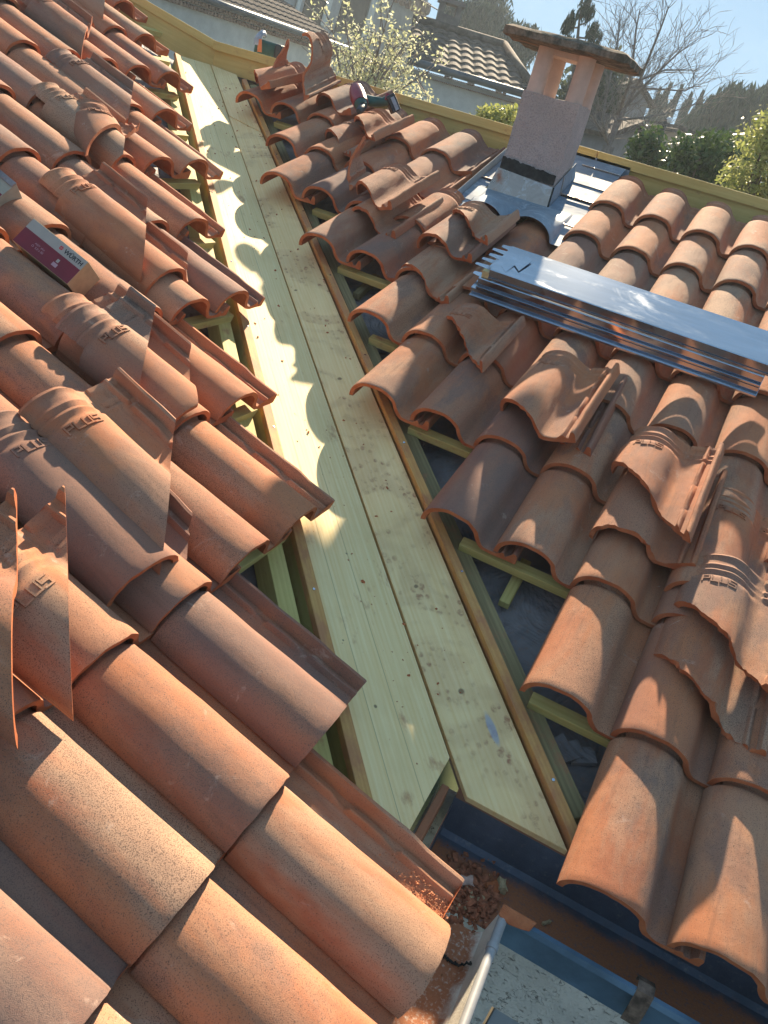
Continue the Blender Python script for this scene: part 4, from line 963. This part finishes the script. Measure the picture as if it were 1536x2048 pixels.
zu = onplane(838, 8, outA, outA.dot(b0)).z
hroof('upper_roof', Vector((b0.x, b0.y, zu)) + outA * .5, Vector((b1.x, b1.y, zu)) + outA * .5 + axA * .4, 3, 1.0, .24, M_NROOF, hA)
cornice(Vector((b0.x, b0.y, zu)) + outA * .4, Vector((b1.x, b1.y, zu)) + outA * .4, hA, .08, 40)
tag(hA, "pale two storey house with dark gutter and brown shutters, top left", 'house')
pp = a0.lerp(a1, .44)
# neighbour B, behind the blossom tree
c0, c1 = onZ(815, 120, ZE - .05), onZ(1075, 196, ZE - .05)
hB = empty('neighbour_house', Vector((c1.x, c1.y, GND)))
wall_under(c0, c1, GND, ZE - .16, .38, M_NWALL, hB)
axB = (c1 - c0).normalized(); outB = Vector((axB.y, -axB.x, 0)); outB = outB if outB.dot(CAM - c0) > 0 else -outB
hroof('roof', c0, c1, 2.4, .80, .26, M_NROOF2, hB, taper1=.22)
cornice(c0, c1, hB, .10, 70)
bm = bmesh.new(); tube_bm(bm, [c0 + outB * .06, c1 + outB * .06], [.07, .07], 10); link('gutter', bm_mesh(bm), M_NGUT, hB, smooth=True)
rz = c0 - outB * 2.4 + Vector((0, 0, .86)); r1_ = c1 - axB * ((c1 - c0).length * .22) - outB * 2.4 + Vector((0, 0, .86))
bm = bmesh.new(); tube_bm(bm, [rz, r1_], [.08, .08], 8); tube_bm(bm, [r1_, c1 + Vector((0, 0, .06))], [.08, .08], 8); link('ridge_tiles', bm_mesh(bm), M_NROOF2, hB, smooth=True)
Dc = math.hypot(rz.x - CAM.x, rz.y - CAM.y)
cb = at(882, 92, Dc + .2); kc = (Dc) / FPX
cA = empty('roof_chimney', cb); cA.parent = hB; cA.matrix_parent_inverse = hB.matrix_world.inverted(); bpy.context.view_layer.update()
MBx = frame(cb, axB, Vector((0, 0, 1)))
bm = bmesh.new(); box_bm(bm, (-19 * kc, -.2, -.5), (19 * kc, .2, 46 * kc), MBx); box_bm(bm, (-19 * kc, -.2, 46 * kc), (-10 * kc, .2, 62 * kc), MBx); box_bm(bm, (10 * kc, -.2, 46 * kc), (19 * kc, .2, 62 * kc), MBx); box_bm(bm, (-23 * kc, -.26, 62 * kc), (23 * kc, .26, 68 * kc), MBx)
link('stack', bm_mesh(bm), mat_plain('chimney_brown', (0.16, 0.13, 0.11), .9, 0, .3, 6), cA)
tag(hB, "low house with sunlit tiled hip roof and chimney, left of our chimney", 'house')
# far houses right of the chimney
def far_house(px0, px1, py_e, D, wallm, roofm, label, gable=0.6, dz=2.2):
    p0, p1 = at(px0, py_e, D), at(px1, py_e + (px1 - px0) * .2857, D + .4); z = (p0.z + p1.z) / 2; e = empty('far_house', Vector((p0.x, p0.y, GND)))
    ax = (p1 - p0); ax.z = 0; L = ax.length; M = frame(Vector((p0.x, p0.y, z)), ax, Vector((0, 0, 1)))
    bm = bmesh.new(); vv = [(0, 0, GND - z), (L, 0, GND - z), (L, 0, 0), (L / 2, 0, gable), (0, 0, 0)]
    f = [bm.verts.new(M @ Vector(p)) for p in vv]; g_ = [bm.verts.new(M @ Vector((p[0], dz, p[2]))) for p in vv]
    bm.faces.new(f); bm.faces.new(g_[::-1]); bm.faces.new([f[0], f[4], g_[4], g_[0]]); bm.faces.new([f[1], g_[1], g_[2], f[2]])
    link('wall', bm_mesh(bm), wallm, e)
    bm = bmesh.new()
    for (a, b) in ((( -.15, -.06), (L / 2, gable + .02)), ((L / 2, gable + .02), (L + .15, -.06))):
        q = [(a[0], -.2, a[1]), (b[0], -.2, b[1]), (b[0], dz + .2, b[1]), (a[0], dz + .2, a[1])]
        bm.faces.new([bm.verts.new(M @ Vector(p)) for p in q])
    solid(bm, .08); link('roof', bm_mesh(bm), roofm, e)
    return tag(e, label, 'house', 'houses beyond the ridge')
M_FW1 = mat_stucco('hazy_stone', (0.30, 0.29, 0.29), 20, .01, False, .25); M_FW2 = mat_stucco('hazy_ochre', (0.42, 0.34, 0.27), 20, .01, False, .25)
far_house(1222, 1296, 188, 26, M_FW1, M_NROOF, "grey gabled house half hidden behind the bare tree", .45)
far_house(1322, 1388, 250, 22, M_FW2, M_NROOF, "small ochre house below the cypress row", .0)
e = far_house(1225, 1310, 272, 15, M_FW1, M_NROOF2, "low tiled roof behind the foot of the bare tree", .25)

# ------------------------------------------------------------------ vegetation
def leaves(bm, blobs, n, s0, s1, rn, flat=False, spike=None):
    tot = sum(b[1][0] * b[1][1] * b[1][2] for b in blobs) ; acc = []
    for c, rr in blobs: acc.append((rr[0] * rr[1] * rr[2]) ** .7)
    T = sum(acc)
    for (c, rr), a in zip(blobs, acc):
        for k in range(int(n * a / T)):
            d = Vector((rn.gauss(0, 1), rn.gauss(0, 1), rn.gauss(0, 1))).normalized() * (rn.random() ** .45)
            nz = 1 + .35 * noise.noise(Vector((d.x * 3 + c.x, d.y * 3 + c.y, d.z * 3)))
            p = c + Vector((d.x * rr[0], d.y * rr[1], d.z * rr[2])) * nz
            s = rn.uniform(s0, s1)
            x = Vector((rn.gauss(0, 1), rn.gauss(0, 1), rn.gauss(0, 1))).normalized()
            if spike: x = (x * .5 + Vector(spike)).normalized()
            y = x.orthogonal().normalized(); y = Matrix.Rotation(rn.uniform(0, 6.28), 3, x) @ y
            wv = .42 if not spike else .22
            q = [p - x * s, p + y * s * wv, p + x * s, p - y * s * wv]
            bm.faces.new([bm.verts.new(v_) for v_ in q])
M_BARK = mat_plain('bark', (0.12, 0.09, 0.07), .9, 0, .4, 20, .5)
M_BARKH = mat_plain('grey_twigs', (0.20, 0.17, 0.15), .9, 0, .3, 20)
def branch(bm, p, d, L, r, depth, rn, spread_=.55, shrink=.74, kids=(2, 3), tips=None, curve=.12, n=6):
    pts = [p]; rr = [r]; cur = p.copy(); dd = d.copy()
    for k in range(3):
        dd = (dd + Vector((rn.gauss(0, curve), rn.gauss(0, curve), rn.gauss(0, curve) + .05))).normalized(); cur = cur + dd * L / 3; pts.append(cur.copy()); rr.append(r * (1 - .14 * (k + 1)))
    tube_bm(bm, pts, rr, max(3, n), False)
    if depth == 0:
        if tips is not None: tips.append((pts[-1], dd, pts[1]))
        return
    for k in range(rn.randint(*kids)):
        q = pts[-1] if k < 2 else pts[rn.choice((1, 2))]
        nd = (dd + Vector((rn.gauss(0, spread_), rn.gauss(0, spread_), rn.gauss(0, spread_ * .7) + .12))).normalized()
        branch(bm, q, nd, L * shrink * rn.uniform(.8, 1.15), max(r * .58, .0026), depth - 1, rn, spread_, shrink, kids, tips, curve, n - 1)
def tree(name, foot, trunk_top, r, blobs, n, s0, s1, mat, label, cat, group=None, seed=1, spike=None, barkm=None):
    rn = random.Random(seed); e = empty(name, foot)
    bm = bmesh.new(); tube_bm(bm, [foot, foot.lerp(trunk_top, .5) + Vector((rn.gauss(0, .05), rn.gauss(0, .05), 0)), trunk_top], [r, r * .8, r * .35], 8)
    for c, rr in blobs[:14]: tube_bm(bm, [foot.lerp(trunk_top, rn.uniform(.55, .95)), c], [r * .35, r * .1], 5)
    link('trunk', bm_mesh(bm), barkm or M_BARK, e)
    bm = bmesh.new(); leaves(bm, blobs, n, s0, s1, rn, spike=spike); link('crown', bm_mesh(bm), mat, e)
    return tag(e, label, cat, group)
def crown(px, py, w_, h_, D, nb, rn, flat=1.0):
    """irregular lobes filling a crown of w_ x h_ photo pixels at distance D"""
    k = D / FPX; c = at(px, py, D); right = Vector((MC.col[0].x, MC.col[0].y, 0)).normalized(); dep = Vector((-right.y, right.x, 0)); out = []
    for i in range(nb):
        a = rn.uniform(0, 6.283); q = math.sqrt(rn.random()) * .72
        o = right * (math.cos(a) * q * w_ / 2 * k) + Vector((0, 0, math.sin(a) * q * h_ / 2 * k)) + dep * rn.gauss(0, w_ * .15 * k)
        s = rn.uniform(.22, .36); out.append((c + o, (w_ * s * k, w_ * s * k, min(w_, h_) * s * k * flat)))
    return out
rn = random.Random(21)
def footof(px, py, D): p = at(px, py, D); return Vector((p.x, p.y, GND))
L_YEL = mat_leaf('spring_leaf', (0.22, 0.26, 0.06), (0.42, 0.42, 0.16), .45)
L_GRN = mat_leaf('laurel_leaf', (0.035, 0.075, 0.02), (0.09, 0.14, 0.035), .25, .3)
L_DRK = mat_leaf('conifer_needle', (0.018, 0.035, 0.022), (0.045, 0.07, 0.035), .15)
L_CYP = mat_leaf('cypress_needle', (0.03, 0.045, 0.03), (0.07, 0.075, 0.045), .15)
L_BLO = mat_leaf('pale_blossom', (0.46, 0.48, 0.24), (0.72, 0.70, 0.48), .45)
L_OLV = mat_leaf('olive_leaf', (0.05, 0.07, 0.04), (0.12, 0.13, 0.07), .3)
# blossoming shrub tree
D = 7.5; rn5 = random.Random(5); ft = footof(735, 230, D); e = empty('blossom_tree', ft); bm = bmesh.new(); tips = []
tp = at(728, 235, D); tube_bm(bm, [ft, ft.lerp(tp, .5), tp], [.06, .05, .04], 8)
for (px, py) in ((665, 60), (690, 40), (720, 90), (745, 70), (775, 35), (790, 60), (812, 85), (835, 45), (700, 130), (650, 110), (760, 130), (825, 120), (860, 140)):
    q = at(px, py, D + rn5.uniform(-.25, .25)); m = tp.lerp(q, .5) + Vector((rn5.gauss(0, .05), rn5.gauss(0, .05), -.05)); tube_bm(bm, [tp, m, q], [.02, .012, .004], 5)
    for k in range(15):
        f = rn5.uniform(.3, 1.05); c = (tp.lerp(m, f * 2) if f < .5 else m.lerp(q, f * 2 - 1)); dv = Vector((rn5.gauss(0, .13), rn5.gauss(0, .13), rn5.gauss(.06, .12)))
        tube_bm(bm, [c, c + dv], [.005, .002], 4); tips.append((c + dv, c))
link('trunk', bm_mesh(bm), M_BARKH, e)
bm = bmesh.new()
for (a, b) in tips: leaves(bm, [(a.lerp(b, rn5.uniform(0, .5)), (.075, .075, .09))], 17, .010, .022, rn5)
leaves(bm, crown(740, 190, 190, 80, D, 9, rn5), 1300, .012, .024, rn5)
link('crown', bm_mesh(bm), L_BLO, e); tag(e, "pale blossoming tree in front of the neighbouring houses", 'tree')
tree('garden_hedge', footof(990, 240, 7.0), at(990, 240, 7.0), .05, crown(995, 238, 100, 60, 7.0, 8, rn), 1500, .012, .028, L_YEL, "low bright green hedge top showing left of the chimney", 'hedge', seed=3)
G1 = 'dark conifers against the sky'
for i, (px, py, ww, hh, D, lab) in enumerate([(925, 55, 75, 130, 32, "dark conifer just right of the small roof chimney"), (975, 60, 80, 150, 34, "tall dark conifer between the small roof chimney and our chimney"), (1030, 95, 70, 110, 30, "dark conifer directly left of our chimney cap")]):
    tree('conifer', footof(px, py + 60, D), at(px, py - hh * .4, D), .16, crown(px, py, ww, hh, D, 18, rn), 4200, .07, .20, L_DRK, lab, 'conifer', G1, seed=10 + i, spike=(0, 0, .7))
# pine top
D = 15; e = empty('pine_tree', footof(1170, 160, D)); rn6 = random.Random(6); bm = bmesh.new(); tp = at(1161, 18, D); b_ = at(1148, 150, D); tube_bm(bm, [footof(1170, 160, D), b_, tp], [.10, .05, .012], 6); tw = []
for (px, py, ox, oy) in ((1160, 50, 22, -18), (1158, 55, -22, -10), (1156, 75, 38, -8), (1152, 80, -26, -22), (1150, 95, 52, -14), (1148, 100, -20, -8), (1160, 35, 12, -14), (1150, 110, 66, 8)):
    p = at(px, py, D); q = at(px + ox, py + oy, D + rn6.uniform(-.3, .3)); tube_bm(bm, [p, p.lerp(q, .5) - Vector((0, 0, .04)), q], [.016, .012, .006], 5)
    for k in range(5): tw.append(p.lerp(q, rn6.uniform(.4, 1.05)))
link('trunk', bm_mesh(bm), M_BARK, e); bm = bmesh.new()
for c in tw + [tp, tp.lerp(b_, .12)]: leaves(bm, [(c + Vector((0, 0, .05)), (.06, .06, .12))], 36, .03, .07, rn6, spike=(0, 0, 1.2))
link('crown', bm_mesh(bm), L_DRK, e); tag(e, "pine top with upright tufts rising above the chimney cap", 'pine')
tree('evergreen_oak', footof(1195, 250, 17), at(1190, 190, 17), .14, crown(1180, 215, 120, 170, 17, 20, rn), 5200, .04, .10, L_OLV, "grey green evergreen seen behind and right of the chimney", 'tree', seed=15)
# bare tree
D = 13; rn7 = random.Random(12); ft = footof(1212, 305, D); e = empty('bare_tree', ft); bm = bmesh.new(); kk = D / FPX
p0 = at(1218, 292, D); tube_bm(bm, [ft, ft.lerp(p0, .6), p0], [.12, .10, .085], 9)
for (pts, r0) in ((((1218, 292), (1250, 215), (1280, 160), (1320, 60), (1338, 12)), .055), (((1218, 292), (1235, 230), (1262, 160), (1272, 60), (1280, 18)), .05), (((1250, 215), (1300, 160), (1352, 110), (1385, 85)), .032), (((1218, 292), (1205, 240), (1215, 180), (1235, 90), (1240, 40)), .03), (((1280, 160), (1330, 140), (1395, 140)), .022), (((1262, 175), (1310, 178), (1370, 182), (1392, 170)), .02), (((1235, 240), (1290, 235), (1340, 225), (1400, 205)), .022), (((1218, 280), (1270, 262), (1330, 268)), .02), (((1216, 285), (1190, 240), (1180, 200)), .02), (((1262, 160), (1240, 110), (1225, 60)), .018)):
    P = [at(px, py, D + rn7.uniform(-.35, .35) * (i > 0)) for i, (px, py) in enumerate(pts)]
    tube_bm(bm, P, [r0 * .62 * (1 - .88 * i / (len(P) - 1)) + .003 for i in range(len(P))], 6)
    for i in range(len(P) - 1):
        seg = P[i + 1] - P[i]
        for k in range(7):
            q = P[i] + seg * rn7.random()
            dv = (seg.normalized() + Vector((rn7.gauss(0, .7), rn7.gauss(0, .7), rn7.gauss(.25, .5)))).normalized()
            branch(bm, q, dv, rn7.uniform(.18, .42), .0052, 2, rn7, .5, .72, (2, 3), None, .16, 4)
link('trunk', bm_mesh(bm), M_BARKH, e); tag(e, "leafless tree with fine spreading twigs right of the chimney", 'tree')
# street lamp
D = 17; e = empty('street_lamp', footof(1318, 310, D)); bm = bmesh.new(); q = at(1334, 238, D); tube_bm(bm, [Vector((q.x, q.y, GND)), q], [.05, .04], 10); link('pole', bm_mesh(bm), M_TBLK, e)
bm = bmesh.new(); bmesh.ops.create_uvsphere(bm, u_segments=16, v_segments=10, radius=.055, matrix=Matrix.Translation(at(1338, 240, D))); link('globe', bm_mesh(bm), mat_plain('opal_glass', (0.75, 0.78, 0.82), .2, 0, .05, 5), e, smooth=True)
tag(e, "dark lamp post with white globe in front of the cypress row", 'street lamp')
def cypress(px, ytop, ybot, wpx, D, mat, label, seed, group):
    rn_ = random.Random(seed); k = D / FPX; tpz = at(px, ytop, D); foot = Vector((tpz.x, tpz.y, GND)); zb = at(px, ybot, D).z - .6
    e = empty('cypress', foot); bm = bmesh.new(); tube_bm(bm, [foot, tpz], [.12, .02], 6); link('trunk', bm_mesh(bm), M_BARK, e)
    bm = bmesh.new(); H = tpz.z - zb; nb = []
    for j in range(10):
        f = j / 9; nb.append((Vector((tpz.x + rn_.gauss(0, .05), tpz.y, zb + H * f)), (wpx / 2 * k * (1 - f) ** .6 + .03, wpx / 2 * k * (1 - f) ** .6 + .03, H * .10)))
    for c, rr in nb: leaves(bm, [(c, rr)], 190, .10, .24, rn_, spike=(0, 0, 1.6))
    link('crown', bm_mesh(bm), mat, e); return tag(e, label, 'cypress', group)
G2 = 'cypresses beyond the houses'
cyp_lab = ["slender cypress left of the lamp post", "dark pointed cypress with flared base above the lamp globe", "reddish tipped cypress right of the lamp globe", "thin cypress above the ochre house", "pale brown cypress rising over the ochre house", "reddish cypress at the right end of the slender row"]
for i, (px, yt, yb, wp, mt) in enumerate([(1318, 192, 262, 20, L_CYP), (1336, 181, 262, 24, L_CYP), (1354, 184, 262, 20, L_CYP), (1368, 212, 270, 14, L_CYP), (1380, 200, 272, 20, L_CYP), (1401, 198, 275, 20, L_CYP)]):
    cypress(px, yt, yb, wp, 36, mt, cyp_lab[i], 60 + i, G2)
for i, (px, py, ww, hh, D, lab) in enumerate([(1420, 245, 60, 100, 30, "dark conifer with a shaggy top right of the cypress row"), (1455, 240, 70, 140, 29, "tallest dark conifer right of the cypress row"), (1495, 245, 70, 140, 28, "dark conifer partly behind the yellow green tree"), (1530, 250, 60, 120, 27, "dark conifer at the right edge behind the yellow green tree")]):
    tree('conifer', footof(px, py + 60, D), at(px + 8, py - hh * .48, D), .16, crown(px, py, ww, hh, D, 18, rn), 4200, .07, .19, L_DRK, lab, 'conifer', 'dark conifers right of the cypress row', seed=70 + i, spike=(0, 0, .8))
for i, (px, py, ww, hh, D, lab) in enumerate([(1312, 315, 90, 90, 9.5, "glossy green shrub beside the foot of the bare tree"), (1390, 335, 120, 130, 9.0, "large glossy green shrub in the middle above the ridge board"), (1455, 350, 110, 120, 9.2, "glossy dark shrub beside the yellow green tree")]):
    tree('shrub', footof(px, py + 60, D), at(px, py, D), .06, crown(px, py, ww, hh, D, 16, rn), 3600, .018, .045, L_GRN, lab, 'shrub', 'glossy shrubs behind the ridge', seed=80 + i)
tree('spring_tree', footof(1530, 420, 7.6), at(1535, 300, 7.6), .07, crown(1543, 330, 125, 250, 7.6, 30, rn), 7500, .012, .032, L_YEL, "yellow green leafy tree at the right edge", 'tree', seed=90)

# ------------------------------------------------------------------ sunlit air
hz = bpy.data.materials.new('air'); hz.use_nodes = True; ht = hz.node_tree
for n_ in list(ht.nodes):
    if n_.type != 'OUTPUT_MATERIAL': ht.nodes.remove(n_)
pv = ht.nodes.new('ShaderNodeVolumePrincipled'); pv.inputs['Color'].default_value = (0.78, 0.90, 1.0, 1); pv.inputs['Density'].default_value = 0.0024; pv.inputs['Anisotropy'].default_value = 0.25
ht.links.new(pv.outputs[0], [n_ for n_ in ht.nodes if n_.type == 'OUTPUT_MATERIAL'][0].inputs['Volume'])
bm = bmesh.new(); box_bm(bm, (-61, -61, GND - 1), (61, 61, 9.0))
tag(link('haze', bm_mesh(bm), hz), None, None, None, 'stuff')
